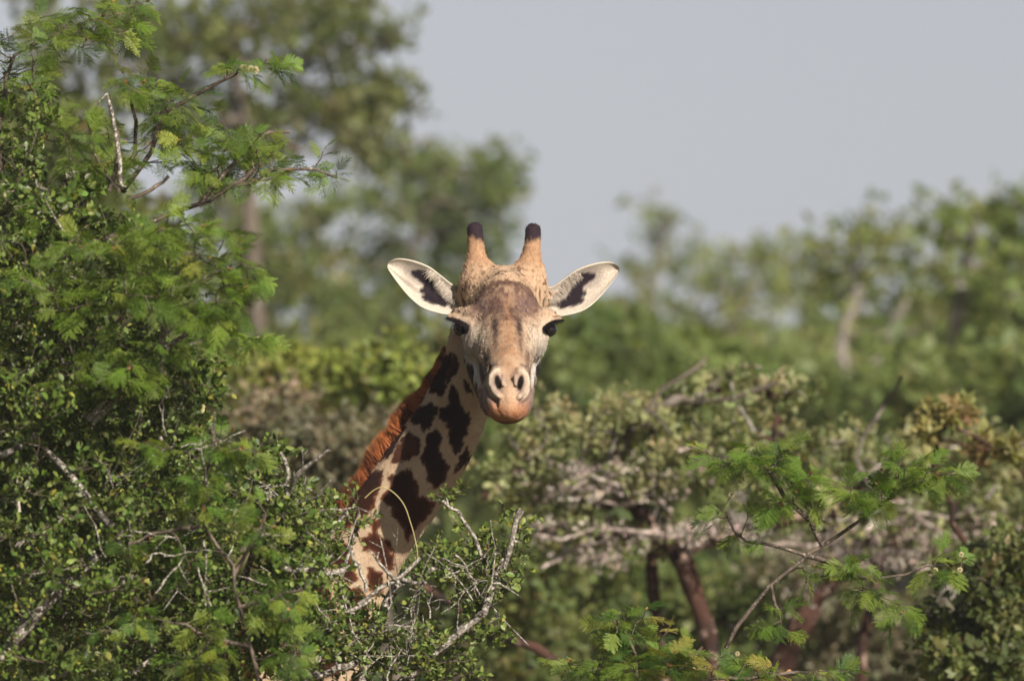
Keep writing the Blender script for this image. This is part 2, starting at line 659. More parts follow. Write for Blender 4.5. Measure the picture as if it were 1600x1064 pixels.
PATCH = [Z2(p) for p in (
    [(508, 200), (545, 165), (560, 130), (592, 112), (590, 150), (572, 190), (566, 230), (545, 264), (520, 255), (505, 225)],
    [(600, 118), (614, 150), (594, 200), (575, 222), (572, 195), (590, 150)],
    [(412, 334), (430, 300), (470, 250), (497, 222), (492, 262), (465, 310), (430, 340)],
    [(438, 352), (470, 310), (505, 288), (537, 298), (532, 332), (507, 377), (488, 394), (475, 362), (455, 367)],
    [(575, 252), (590, 226), (606, 250), (622, 300), (650, 345), (642, 395), (602, 472), (580, 432), (582, 382), (545, 342), (543, 308), (575, 300)],
    [(315, 487), (330, 450), (380, 388), (410, 358), (424, 372), (402, 430), (365, 482), (330, 494)],
    [(376, 498), (395, 445), (440, 393), (472, 420), (467, 472), (440, 484), (410, 482), (390, 502)],
    [(478, 482), (505, 400), (535, 380), (552, 410), (542, 460), (578, 510), (562, 560), (530, 594), (505, 572), (498, 520)],
    [(205, 610), (240, 556), (300, 528), (348, 523), (342, 560), (327, 600), (320, 640), (280, 692), (203, 742), (192, 700), (205, 640)],
    [(343, 632), (372, 580), (363, 548), (440, 523), (462, 560), (472, 610), (524, 640), (512, 672), (452, 742), (430, 775), (413, 722), (383, 692), (373, 652)],
    [(298, 690), (332, 708), (327, 750), (372, 780), (388, 840), (377, 875), (340, 852), (310, 802), (276, 806), (274, 760), (308, 742)],
    [(160, 790), (205, 770), (240, 800), (244, 860), (260, 900), (225, 925), (180, 880), (158, 850)],
    [(296, 866), (345, 880), (352, 930), (330, 965), (300, 940)],
    [(200, 940), (270, 940), (300, 990), (290, 1060), (230, 1080), (190, 1010)],
    [(100, 900), (150, 920), (170, 1000), (130, 1060), (80, 1000)],
    [(630, 210), (650, 225), (662, 262), (640, 250)],
    [(655, 480), (640, 500), (600, 530), (610, 490), (640, 440)],
)]


def worley_patches(P, scale, seed):
    Q = P / scale
    I = np.floor(Q).astype(np.int64)
    f1 = np.full(len(P), 9.0)
    f2 = np.full(len(P), 9.0)
    for dx in (-1, 0, 1):
        for dy in (-1, 0, 1):
            for dz in (-1, 0, 1):
                c = [I[:, 0] + dx, I[:, 1] + dy, I[:, 2] + dz]
                p = np.stack([c[i] + hash3(c[0], c[1], c[2], seed + i) for i in range(3)], 1)
                d = np.sqrt(((Q - p) ** 2).sum(1))
                f2 = np.minimum(f2, np.maximum(f1, d))
                f1 = np.minimum(f1, d)
    return f2 - f1


def mixc(c, col, m):
    return c + (np.array(col) - c) * np.clip(m, 0, 1)[:, None]


def coat_color(P):
    """base colour of the coat at local points"""
    n = len(P)
    px = P[:, 0] + 788.5
    py = 508 - P[:, 1]
    jx = vnoise(P, 9, 1) * 4.0 + vnoise(P, 3.5, 2) * 2.2
    jy = vnoise(P, 9, 3) * 4.0 + vnoise(P, 3.5, 4) * 2.2
    # neck and body
    c = np.tile(np.array([0.47, 0.335, 0.225]), (n, 1))
    c = mixc(c, (0.56, 0.43, 0.31), 0.5 + 0.5 * vnoise(P, 26, 5))
    sd = np.full(n, 99.0)
    for pl in PATCH:
        pa = np.asarray(pl)
        near = (np.abs(px - pa[:, 0].mean()) < 110) & (np.abs(py - pa[:, 1].mean()) < 120)
        if near.any():
            sd[near] = np.minimum(sd[near], poly_sd(px[near] + jx[near], py[near] + jy[near], pl))
    low = py > 985
    wp = worley_patches(P + np.stack([jx, jy, jx], 1), 118, 7)
    sd = np.where(low, np.minimum(sd, (0.14 - wp) * 90), sd)
    mk = smooth(3.2, -0.8, sd)
    deep = smooth(2, -7, sd)
    lit_mix = smooth(690, 800, py)[:, None]  # blotches painted near-black where the upper neck is shaded, ruddier where lit
    edge = np.array([0.055, 0.022, 0.016]) * (1 - lit_mix) + np.array([0.135, 0.045, 0.020]) * lit_mix
    core = np.array([0.018, 0.011, 0.011]) * (1 - lit_mix) + np.array([0.044, 0.015, 0.009]) * lit_mix
    pc = edge + (core - edge) * deep[:, None]
    # one ruddy blotch half-way down
    rf = smooth(6, -6, poly_sd(px, py, PATCH[6]))
    pc = mixc(pc, (0.11, 0.042, 0.024), rf * 0.7)
    c = c + (pc - c) * mk[:, None]
    c = mixc(c, (0.10, 0.07, 0.055), smooth(500, 200, np.minimum(py, 3000) * 0 + 999))
    # hooves and shins
    zw = G_ORG[2] + GU * (P[:, 1] * UPV[2] - P[:, 2] * FWD[2])
    c = mixc(c, (0.5, 0.38, 0.27), smooth(1.15, 0.8, zw))
    c = mixc(c, (0.04, 0.035, 0.03), smooth(0.16, 0.12, zw))
    # ---------------- head
    S = head_inv(P)
    x, z, f = S[:, 0], S[:, 1], S[:, 2]
    ax = np.abs(x)
    hd = smooth(-40, -10, f + 0.35 * (z + 60) * (z < -60)) * (z > -175)
    hd = np.maximum(hd, (z > 62) * 1.0)
    n1 = vnoise(S, 14, 11)
    n2 = vnoise(S, 5, 12)
    nst = vnoise(S * np.array([1, 0.3, 0.45]), 3.0, 13)
    h = np.tile(np.array([0.52, 0.365, 0.25]), (n, 1))                       # pale fawn
    g = lambda cx, cz, rx, rz: np.exp(-(((x - cx) / rx) ** 2 + ((z - cz) / rz) ** 2))
    gs = lambda cx, cz, rx, rz: np.exp(-(((ax - cx) / rx) ** 2 + ((z - cz) / rz) ** 2))
    front = smooth(20, 60, f)
    h = mixc(h, (0.56, 0.46, 0.37), gs(58, -25, 26, 34) * 0.9 * front)         # pale cheeks
    h = mixc(h, (0.62, 0.52, 0.42), gs(44, -14, 18, 20) * 0.7)
    h = mixc(h, (0.42, 0.39, 0.36), gs(62, -48, 20, 26) * 0.9)
    h = mixc(h, (0.315, 0.175, 0.10), np.exp(-(ax / 24) ** 2) * smooth(30, -20, z) * smooth(-100, -70, z) * (0.8 + 0.4 * n1 + 0.25 * n2))  # nose bridge
    # dark arch of the forehead
    arch_r = np.sqrt((x / 56) ** 2 + ((z - 8) / 62) ** 2)
    am = smooth(1.10, 0.96, arch_r + 0.10 * n1 + 0.07 * n2) * smooth(-4, 26, z + 12 * n1 + 5 * n2 - ax * 0.12 + 6)
    h = mixc(h, (0.165, 0.092, 0.072), am * (0.74 + 0.3 * n1 + 0.35 * n2))
    h = mixc(h, (0.085, 0.045, 0.038), am * smooth(0.78, 0.96, arch_r + 0.1 * n2) * smooth(14, 46, z) * 0.85)
    h = mixc(h, (0.16, 0.105, 0.10), am * gs(34, 30, 14, 18) * (0.8 + 0.5 * n2))
    h = mixc(h, (0.33, 0.185, 0.105), g(2, 12, 9, 30) * 0.8)
    h = mixc(h, (0.06, 0.042, 0.038), gs(18.5, -3, 4.6, 17) * (0.95 + 0.5 * n2))
    h = mixc(h, (0.09, 0.06, 0.05), gs(20, -30, 3.2, 20) * 0.7)
    h = mixc(h, (0.10, 0.07, 0.06), gs(11, 22, 7, 9) * 0.55)
    h = mixc(h, (0.12, 0.09, 0.08), gs(30, -50, 4, 18) * (0.8 + 0.5 * n2))  # this and the next: shade of the nose-side grooves painted dark
    h = mixc(h, (0.14, 0.10, 0.09), gs(34, -74, 5, 16) * 0.9)
    h = mixc(h, (0.63, 0.52, 0.40), gs(36, -26, 5, 16) * 0.6)
    h = mixc(h, (0.27, 0.165, 0.11), smooth(0.12, 0.5, vnoise(S * np.array([1, 0.55, 0.6]), 11, 14)) * smooth(-80, -50, z) * smooth(45, 20, z) * smooth(64, 44, ax) * 0.5)
    h = mixc(h, (0.055, 0.036, 0.034), gs(19 + 0 * z, -2, 4.5, 19) * (0.85 + 0.6 * n2) + gs(9, 24, 6, 7) * (0.35 + 0.5 * n2))
    h = mixc(h, (0.10, 0.055, 0.045), am * smooth(0.1, 0.45, vnoise(S * np.array([1, 0.7, 0.7]), 8, 15)) * 0.7)
    # freckles
    fr = smooth(0.22, 0.42, vnoise(S * np.array([1, 0.85, 0.8]), 5.6, 21))
    fz = smooth(1.05, 1.2, arch_r) * smooth(5, 22, z) * smooth(104, 92, z) * smooth(64, 52, ax * (z > 80))
    h = mixc(h, (0.075, 0.04, 0.03), fr * fz * 0.92)
    # horns
    hm = smooth(82, 104, z) * (ax > 18)
    h = mixc(h, (0.44, 0.265, 0.16), hm)
    h = mixc(h, (0.53, 0.34, 0.21), gs(46, 78, 20, 18) * 0.5)
    tip = smooth(128, 140, z + 4.0 * n2 + 3 * nst - 0.35 * (ax - 44))
    h = mixc(h, (0.035, 0.024, 0.032), tip)
    # eye surround
    ee = np.sqrt(((ax - 76) / 17) ** 2 + ((z + 4 - 0.34 * (ax - 72)) / 11.0) ** 2)
    h = mixc(h, (0.010, 0.008, 0.010), smooth(1.22, 0.95, ee + 0.08 * n2) * smooth(30, 45, f))
    h = mixc(h, (0.05, 0.04, 0.04), gs(88, -22, 10, 22) * smooth(70, 30, f) * 0.9)
    h = mixc(h, (0.05, 0.04, 0.04), gs(50, -38, 3, 22) * smooth(0, 0.3, n2 + 0.4) * 0.3)
    # muzzle
    mz = smooth(-92, -104, z + 4 * n1 * (ax > 16))
    h = mixc(h, (0.30, 0.195, 0.165), mz)
    h = mixc(h, (0.56, 0.37, 0.245), np.exp(-(ax / 15) ** 4) * smooth(-90, -100, z))
    h = mixc(h, (0.44, 0.19, 0.09), smooth(-112, -138, z - 0.15 * ax + 5 * n1) * smooth(38, 24, ax + 4 * n2) * (0.85 + 0.3 * n2))
    h = mixc(h, (0.22, 0.155, 0.14), smooth(26, 38, ax + 3 * n1) * mz * 0.85)
    h = mixc(h, (0.17, 0.09, 0.06), smooth(-146, -152, z) * smooth(180, 215, f))
    h = mixc(h, (0.40, 0.31, 0.26), gs(22, -88, 18, 20) * smooth(195, 225, f))
    rimr = np.sqrt(((ax - 17) / 14) ** 2 + ((z + 90) / 21) ** 2)
    h = mixc(h, (0.62, 0.52, 0.40), np.exp(-((rimr - 0.98) / 0.16) ** 2) * smooth(12, 17, ax) * smooth(190, 225, f))
    h = mixc(h, (0.10, 0.075, 0.07), np.exp(-((rimr - 1.38) / 0.12) ** 2) * smooth(14, 20, ax) * smooth(190, 225, f) * 0.75)
    h = mixc(h, (0.012, 0.008, 0.008), smooth(1.25, 0.75, np.sqrt(((ax - 17.5 - 0.16 * (z + 88)) / 5.2) ** 2 + ((z + 89) / 12) ** 2)) * smooth(190, 225, f))
    h = mixc(h, (0.16, 0.12, 0.11), gs(3.5, -86, 1.6, 8) * smooth(200, 230, f) * 0.6)
    # jaw markings, then painted shade of the groove beside the nose
    jm = smooth(0.16, 0.36, vnoise(S * np.array([1, 0.42, 0.5]), 25, 31)) * smooth(-46, -62, z) * smooth(175, 140, f) * smooth(36, 44, ax)
    h = mixc(h, (0.028, 0.022, 0.024), jm * 0.95)
    sl = lambda cx, cz, rx, rz, k: np.exp(-(((ax - cx - k * (z - cz)) / rx) ** 2) - ((z - cz) / rz) ** 4)
    jf = smooth(175, 150, f)
    h = mixc(h, (0.60, 0.56, 0.52), sl(46, -72, 8, 24, 0.15) * jf)
    n3 = vnoise(S * np.array([1, 0.4, 0.5]), 12, 33)
    h = mixc(h, (0.02, 0.016, 0.02), smooth(0.30, 0.55, sl(62, -60, 9, 26, 0.5) * (0.55 + 1.0 * n3) + 0.15 * n2) * jf)
    h = mixc(h, (0.02, 0.016, 0.02), smooth(0.35, 0.6, sl(51, -80, 5.5, 24, 0.2) * (0.7 + 0.8 * n3) + 0.12 * n2) * jf)
    h = mixc(h, (0.05, 0.04, 0.045), smooth(0.3, 0.7, sl(37, -66, 3.4, 30, 0.02) + 0.1 * n2) * jf * 0.8)  # groove shade next to the nose, painted into the coat
    h = h * 0.93 * (1 + 0.13 * nst[:, None] + 0.07 * n2[:, None])
    return np.clip(c * 0.82 + (h * 0.9 - c * 0.82) * hd[:, None], 0.004, 0.85) * 0.80


# ---------- fine head and neck
FN_F = lambda P: full_sdf(P, True, False)
V1, F1 = polygonize(FN_F, (-420, -545, -190), (112, 172, 275), 1.9)
V1, N1 = project(V1, FN_F)
wr = vnoise(V1, 22, 41) * 0.9 + vnoise(V1 * np.array([1, 0.45, 1]), 7, 42) * 0.55 + vnoise(V1, 3.2, 43) * 0.3
V1 = V1 + N1 * (wr * np.where(V1[:, 1] > -160, 1.15, 0.8))[:, None]
C1 = coat_color(V1)
# ---------- body, coarser, hidden by the shrubs
FN_B = lambda P: full_sdf(P, False, True)
_lo = w2g(np.array([-2.85, 20.8, -0.1]))
V2, F2 = polygonize(FN_B, (-2000, -2950, -480), (-60, -500, 400), 9.0)
C2 = coat_color(V2)


def ear(side):
    """leaf-shaped cupped ear; side -1 is on the viewer's left"""
    up = catmull([(-58, 60, -18), (-78, 62, -14), (-98, 76, -8), (-118, 90, -4), (-143, 99, -3), (-166, 102, -6), (-179, 97, -9), (-183, 92, -10)], 40)
    lo = catmull([(-62, 26, -6), (-84, 16, 0), (-104, 18, 3), (-128, 26, 3), (-148, 42, 1), (-166, 63, -3), (-181, 84, -8), (-183, 91, -10)], 40)
    nv = 22
    v = np.linspace(0, 1, nv)
    us = np.linspace(0, 1, 40)
    depth = 15 * np.sin(np.pi * np.clip(us * 0.9 + 0.1, 0, 1)) ** 0.8
    G = up[:, None, :] * (1 - v)[None, :, None] + lo[:, None, :] * v[None, :, None]
    prof = 1 - np.abs(2 * v - 1) ** 2.4
    G[:, :, 2] -= depth[:, None] * prof[None]
    G[:, :, 2] += 5 * np.exp(-((v - 0.62) / 0.10) ** 2)[None] * np.sin(np.pi * us)[:, None]     # inner fold
    back = G.copy()
    back[:, :, 2] -= 5.0
    cen = G.mean(1, keepdims=True)
    back[:, :, :2] += (G[:, :, :2] - cen[:, :, :2]) * 0.025
    mid = 0.5 * (G + back)
    mid[:, :, :2] += (G[:, :, :2] - cen[:, :, :2]) * 0.05
    a, b = G.reshape(-1, 3), back.reshape(-1, 3)
    V = np.vstack([a, b])
    n = len(a)
    gid = lambda i, j: i * nv + j
    q = []
    for i in range(39):
        for j in range(nv - 1):
            q.append((gid(i, j), gid(i, j + 1), gid(i + 1, j + 1), gid(i + 1, j)))
            q.append((n + gid(i, j), n + gid(i + 1, j), n + gid(i + 1, j + 1), n + gid(i, j + 1)))
        for j in (0, nv - 1):
            w = (gid(i, j), gid(i + 1, j), n + gid(i + 1, j), n + gid(i, j))
            q.append(w if j == 0 else w[::-1])
    F = np.array(q)
    # colour
    cx, cz = V[:, 0], V[:, 1]
    jx = vnoise(V, 4, 51) * 1.6
    jz = vnoise(V, 4, 52) * 1.6
    c = np.tile(np.array([0.47, 0.42, 0.355]), (len(V), 1))
    pxl = lambda a, b: (590 + a / 8.867 - 788.5 + 2, 508 - (390 + b / 8.867))
    dark = [pxl(*p) for p in ((465, 325), (560, 315), (715, 335), (740, 430), (760, 520), (830, 620), (900, 690), (1010, 720), (940, 785), (840, 765),
                              (700, 725), (615, 670), (720, 660), (600, 590), (630, 520), (655, 490), (560, 410), (480, 370))]
    sd = poly_sd(cx + jx, cz + jz, dark)
    inner = np.arange(len(V)) < n
    grey = smooth(22, 4, sd) * (cz > 60)
    c = mixc(c, (0.42, 0.36, 0.31), 0.5 + 0.5 * vnoise(V, 10, 53))
    c = mixc(c, (0.25, 0.21, 0.19), grey * 0.75 * inner)
    c = mixc(c, (0.018, 0.013, 0.018), smooth(4.2, 1.0, sd) * inner)
    uu = np.repeat(np.repeat(us, nv)[None], 2, 0).ravel()
    vv = np.tile(v, 80)
    edge = np.minimum(vv, 1 - vv)
    c = mixc(c, (0.56, 0.52, 0.44), smooth(0.05, 0.015, edge) * inner)
    c = mixc(c, (0.36, 0.26, 0.17), 1.0 - inner * 1.0)
    V = V * np.array([-side, 1, 1]) if side > 0 else V
    if side > 0:
        F = F[:, ::-1]
    return head_fwd(V), F, c * 0.88


ears = [ear(-1), ear(1)]
Vs, Fs, Cs, base = [], [], [], 0
for v_, f_, c_ in [(V1, F1, C1), (V2, F2, C2)] + ears:
    Vs.append(v_)
    Fs.append(f_ + base)
    Cs.append(c_)
    base += len(v_)
body_v = g2w(np.vstack(Vs))
G_BASE = np.array([-1.6, 20.2, 0.0])
giraffe = thing('giraffe', 'brown blotched giraffe looking over the shrubs with its ears spread', 'giraffe', G_BASE)
link('body', make_mesh('giraffe_body', body_v - G_BASE, np.concatenate(Fs), M_COAT, True, np.vstack(Cs)), giraffe)


# ---------- eyes
def sphere(c, r, nu=24, nv_=16):
    th = np.linspace(0, math.pi, nv_)
    ph = np.linspace(0, 2 * math.pi, nu, endpoint=False)
    T, Ph = np.meshgrid(th, ph, indexing='ij')
    V = np.stack([np.sin(T) * np.cos(Ph), np.sin(T) * np.sin(Ph), np.cos(T)], -1).reshape(-1, 3) * np.array(r) + np.array(c)
    F = [(i * nu + j, (i + 1) * nu + j, (i + 1) * nu + (j + 1) % nu, i * nu + (j + 1) % nu) for i in range(nv_ - 1) for j in range(nu)]
    return V, np.array(F)


for s in (-1, 1):
    v_, f_ = sphere((s * 69, -6, 61), (13.5, 12, 15))
    link('eye', make_mesh('eye', g2w(head_fwd(v_)) - G_BASE, f_, M_EYE, True, np.tile((0.006, 0.005, 0.006), (len(v_), 1))), giraffe)


# ---------- hair: flat tapering strands
def strands(roots, dirs, lens, width, cols, curl, rng, segs=3):
    n = len(roots)
    side = norm(np.cross(dirs, rng.normal(size=(n, 3))))
    V = np.zeros((n, segs + 1, 2, 3))
    for k in range(segs + 1):
        t = k / segs
        p = roots + dirs * (lens * t)[:, None] + curl * ((lens * t * t)[:, None])
        wdt = width * (1 - 0.85 * t)
        V[:, k, 0] = p - side * wdt
        V[:, k, 1] = p + side * wdt
    b = (np.arange(n) * (segs + 1) * 2)[:, None]
    F = np.concatenate([np.concatenate([b + 2 * k, b + 2 * k + 1, b + 2 * k + 3, b + 2 * k + 2], 1) for k in range(segs)])
    C = np.repeat(cols, (segs + 1) * 2, axis=0)
    return V.reshape(-1, 3), F, C


rng = np.random.default_rng(5)
# mane along the nape
cl = catmull(NECK_C, 400)[:, :]
tan = norm(np.gradient(cl[:, :3], axis=0))
nap = norm(np.cross(tan, np.array([0, 0, 1.0])))          # towards the nape (upper left side)
nap = np.where((nap @ np.array([-1, 0.6, 0]))[:, None] < 0, -nap, nap)
py_c = 508 - cl[:, 1]
NM = 22000
ii = rng.integers(36, 330, NM)
roots = cl[ii, :3] + nap[ii] * (cl[ii, 3] - 4)[:, None]
fo = rng.normal(0, 5.0, NM)
roots[:, 2] += np.clip(fo, -15, 15)
tt = (ii - 36) / 300.0
lens = (12 + 15 * smooth(0.0, 0.4, tt)) * rng.uniform(0.7, 1.1, NM) * (1 + 0.22 * vnoise(np.stack([ii * 1.0, fo * 0.5, 0 * fo], 1), 11, 63))
clump = vnoise(np.stack([ii * 1.0, fo * 0.6, 0 * fo], 1), 5, 61)
dirs = norm(nap[ii] - tan[ii] * (0.30 + 0.42 * clump[:, None]) * 1.0 + rng.normal(0, 0.20, (NM, 3)) + 0.3 * vnoise(np.stack([ii * 1.0, fo, 0 * fo], 1), 8, 64)[:, None] * np.array([0.3, 0.3, 1.0]))
dk = smooth(-0.10, 0.40, vnoise(np.stack([ii * 1.0, fo * 0.2, 0 * fo], 1), 6.5, 62) + 0.25 * rng.normal(size=NM))
mc = np.array([0.36, 0.122, 0.045]) * rng.uniform(0.7, 1.35, (NM, 1))
mc = mc + (np.array([0.05, 0.018, 0.012]) - mc) * (0.85 * dk)[:, None]
v_, f_, c_ = strands(roots, dirs, lens, 0.46, mc, -tan[ii] * 0.12, rng)
link('mane', make_mesh('mane', g2w(v_) - G_BASE, f_, M_HAIR, True, c_), giraffe, kind='stuff')

# pale hairs inside the ears
ev, ef, ec = [], [], []
for s in (-1, 1):
    NE = 800
    t = rng.uniform(0, 1, NE)
    lip = catmull([(-121, 80, -8), (-108, 70, -8), (-98, 55, -9), (-86, 44, -10), (-74, 36, -8)], 60)
    r0 = lip[(t * 59).astype(int)] + rng.normal(0, 2.0, (NE, 3)) * np.array([1, 1, 0.6]) + np.array([5, 4, 2])
    dd = norm(np.array([-0.75, -0.62, 0.12]) + rng.normal(0, 0.30, (NE, 3)))
    ll = rng.uniform(3, 15, NE)
    cc = np.array([0.50, 0.44, 0.38]) * rng.uniform(0.75, 1.1, (NE, 1))
    a, b, c_ = strands(r0, dd, ll, 0.36, cc, np.array([0, -0.15, 0.0]), rng)
    if s > 0:
        a = a * np.array([-1, 1, 1])
    ev.append(head_fwd(a))
    ef.append(b)
    ec.append(c_)
for s, a, b, c_ in zip((-1, 1), ev, ef, ec):
    link('ear_hair', make_mesh('ear_hair', g2w(a) - G_BASE, b, M_HAIR, True, c_), giraffe, kind='stuff')
# eyelashes
for s in (-1, 1):
    NL = 260
    t = rng.uniform(0, 1, NL)
    lid = catmull([(57, -1, 95), (68, 4, 86), (79, 8, 72), (87, 10, 58)], 50)
    r0 = lid[(t * 49).astype(int)] + rng.normal(0, 0.8, (NL, 3))
    dd = norm(np.stack([0.5 + 0.7 * t, -0.75 + 0.75 * t, 0.5 - 0.3 * t], 1) + rng.normal(0, 0.12, (NL, 3)))
    a, b, c_ = strands(r0, dd, rng.uniform(5, 10, NL), 0.6, np.tile((0.012, 0.009, 0.01), (NL, 1)), np.array([0, -0.2, 0]), rng)
    a = a * np.array([s, 1, 1])
    link('eyelashes', make_mesh('eyelashes', g2w(head_fwd(a)) - G_BASE, b, M_HAIR, True, c_), giraffe)
# tail tuft
NT = 400
r0 = np.tile(w2g(np.array([-2.66, 20.24, 1.52])), (NT, 1)) + rng.normal(0, 8, (NT, 3))
a, b, c_ = strands(r0, norm(np.array([-0.1, -1, 0]) + rng.normal(0, 0.12, (NT, 3))), rng.uniform(180, 330, NT), 2.0, np.tile((0.02, 0.014, 0.012), (NT, 1)), np.zeros(3), rng)
link('tail_tuft', make_mesh('tail_tuft', g2w(a) - G_BASE, b, M_HAIR, True, c_), giraffe, kind='stuff')
# short coat: fine hairs lying along the head and the visible neck
NC = 60000
sel = rng.integers(0, len(V1), NC)
sv, sn = V1[sel] + rng.normal(0, 0.6, (NC, 3)), N1[sel]
hp = head_inv(sv)
isn = (sv[:, 0] < -60) & (sv[:, 1] < -60) & (hp[:, 2] < 0)
flow = np.where(isn[:, None], np.array([-0.5, -0.85, 0.0]), np.array([0, -0.55, 0.65]))
flow = flow * np.where((hp[:, 1] > 5) & ~isn, -0.8, 1.0)[:, None]
flow = flow - sn * (flow * sn).sum(1, keepdims=True)
dd = norm(norm(flow) * 1.0 + sn * 0.22 + rng.normal(0, 0.16, (NC, 3)))
keep = (hp[:, 2] < 205) & ~((np.abs(hp[:, 0]) > 55) & (np.abs(hp[:, 1] + 4) < 16) & (hp[:, 2] > 40))
sv, dd, sn, isn = sv[keep], dd[keep], sn[keep], isn[keep]
a, b, c_ = strands(sv - sn * 0.3, dd, rng.uniform(3.0, 6.5, len(sv)), 0.34, coat_color(sv) * rng.uniform(0.8, 1.2, (len(sv), 1)), np.zeros(3), rng, 1)
link('short_fur', make_mesh('short_fur', g2w(a) - G_BASE, b, M_HAIR, True, c_), giraffe, kind='stuff')
# ================================================================ plants: builders
class Tubes:
    def __init__(self):
        self.V, self.F, self.n = [], [], 0

    def add(self, pts, rad, sides=5):
        pts = np.asarray(pts, float)
        k = len(pts)
        rad = np.broadcast_to(np.asarray(rad, float), (k,))
        t = norm(np.gradient(pts, axis=0))
        ref = np.array([0.3, 0.5, 0.81]) if abs(t[0] @ np.array([0.3, 0.5, 0.81])) < 0.9 else np.array([1.0, 0, 0])
        u = norm(np.cross(t, ref))
        v = np.cross(t, u)
        a = np.arange(sides) * (2 * math.pi / sides)
        ring = u[:, None, :] * np.cos(a)[None, :, None] + v[:, None, :] * np.sin(a)[None, :, None]
        V = (pts[:, None, :] + ring * rad[:, None, None]).reshape(-1, 3)
        i = np.arange(k - 1)[:, None] * sides
        j = np.arange(sides)[None]
        j2 = (j + 1) % sides
        F = np.stack([i + j, i + j2, i + sides + j2, i + sides + j], -1).reshape(-1, 4)
        self.V.append(V)
        self.F.append(F + self.n)
        self.n += len(V)

    def mesh(self, name, mat, off=None):
        V = np.vstack(self.V)
        if off is not None:
            V = V - off
        return make_mesh(name, V, np.vstack(self.F), mat, True)


def rough(rng, pts, amp):
    """knobbly branch: jitter inner points"""
    P = np.array(pts, float)
    j = rng.normal(0, amp, P.shape)
    j[0] = 0
    return P + j


# leaf templates: (verts, faces); x across, y along, z normal
def t_round():
    V = np.array([(0, 0, 0), (-0.26, 0.3, 0.06), (0.26, 0.3, 0.06), (0, 0.45, 0), (-0.27, 0.68, 0.07), (0.27, 0.68, 0.07), (0, 1, 0.0)], float)
    F = np.array([(0, 3, 1), (0, 2, 3), (1, 3, 4), (2, 5, 3), (3, 6, 4), (3, 5, 6)])
    return V, F


def t_diamond():
    V = np.array([(0, 0, 0), (0.3, 0.5, 0.06), (0, 1, 0), (-0.3, 0.5, 0.06)], float)
    return V, np.array([(0, 1, 2), (0, 2, 3)])


def t_clump(rng, n=6):
    """a few leaves fanning from one point"""
    Vs, Fs = [], []
    v, f = t_diamond()
    for i in range(n):
        d = norm(rng.normal(size=3) + np.array([0, 0.8, 0.3]))
        nn = norm(rng.normal(size=3) + np.array([0, 0, 1.0]))
        x = norm(np.cross(d, nn))
        nn = np.cross(x, d)
        s = rng.uniform(0.45, 0.8)
        o = d * rng.uniform(0, 0.45)
        Vs.append(v[:, :1] * x * s + v[:, 1:2] * d * s + v[:, 2:] * nn * s + o)
        Fs.append(f + i * 4)
    return np.vstack(Vs), np.vstack(Fs)


def t_bipinnate(rng, pairs=9, lets=7, droop=0.25):
    """feathery twice-divided leaf, one unit long"""
    V, F = [], []

    def quad(a, b, c, d):
        k = len(V)
        V.extend([a, b, c, d])
        F.append((k, k + 1, k + 2, k + 3))
    yy = np.linspace(0, 1, 7)
    bend = rng.uniform(-0.12, 0.12)
    rach = lambda t: np.array([bend * t * t, t * (1 - 0.12 * t), -droop * t * t])
    for i in range(6):
        a, b = rach(yy[i]), rach(yy[i + 1])
        w = np.array([0.008, 0, 0])
        quad(a - w, a + w, b + w, b - w)
    for i in range(pairs):
        t = 0.16 + 0.84 * (i + 0.5) / pairs
        base = rach(t)
        ln = 0.44 * math.sin(math.pi * min(1, 0.28 + 0.62 * t)) ** 0.7 * rng.uniform(0.85, 1.1)
        for s in (-1, 1):
            ang = math.radians(rng.uniform(50, 66) - 22 * t)
            d = norm(np.array([s * math.sin(ang), math.cos(ang), rng.uniform(-0.25, 0.12)]))
            per = norm(np.cross(np.array([0, 0, 1.0]), d))
            nn = np.cross(d, per)
            dr = rng.uniform(0.1, 0.4)
            for q in range(lets):
                u = (q + 0.6) / lets
                p = base + d * ln * u - np.array([0, 0, dr * ln * u * u])
                h = 0.040 * math.sin(math.pi * min(1, 0.25 + 0.7 * u)) ** 0.6
                w = 0.5 * ln / lets * 1.15
                for e in (-1, 1):
                    lift = nn * rng.uniform(-0.3, 0.5) * h
                    root = p
                    tipp = p + per * e * h + d * h * 0.45 + lift
                    m1 = p + per * e * h * 0.5 + d * (w + h * 0.2) + lift * 0.5
                    m2 = p + per * e * h * 0.5 + d * (-w + h * 0.2) + lift * 0.5
                    quad(root, m1, tipp, m2)
    return np.array(V), np.array(F)


class Leaves:
    """collected placements of leaves"""
    def __init__(self):
        self.P, self.D, self.Nn, self.S, self.C, self.T = [], [], [], [], [], []

    def add(self, P, D, Nn, S, C, T=None):
        n = len(P)
        self.P.append(P)
        self.D.append(D)
        self.Nn.append(Nn)
        self.S.append(np.broadcast_to(S, (n,)))
        self.C.append(np.broadcast_to(C, (n, 3)))
        self.T.append(np.zeros(n, int) if T is None else T)

    def arrays(self):
        return [np.concatenate(a) for a in (self.P, self.D, self.Nn, self.S, self.C, self.T)]


def frames(D, Nn):
    y = norm(D)
    x = norm(np.cross(y, Nn))
    z = np.cross(x, y)
    return x, y, z


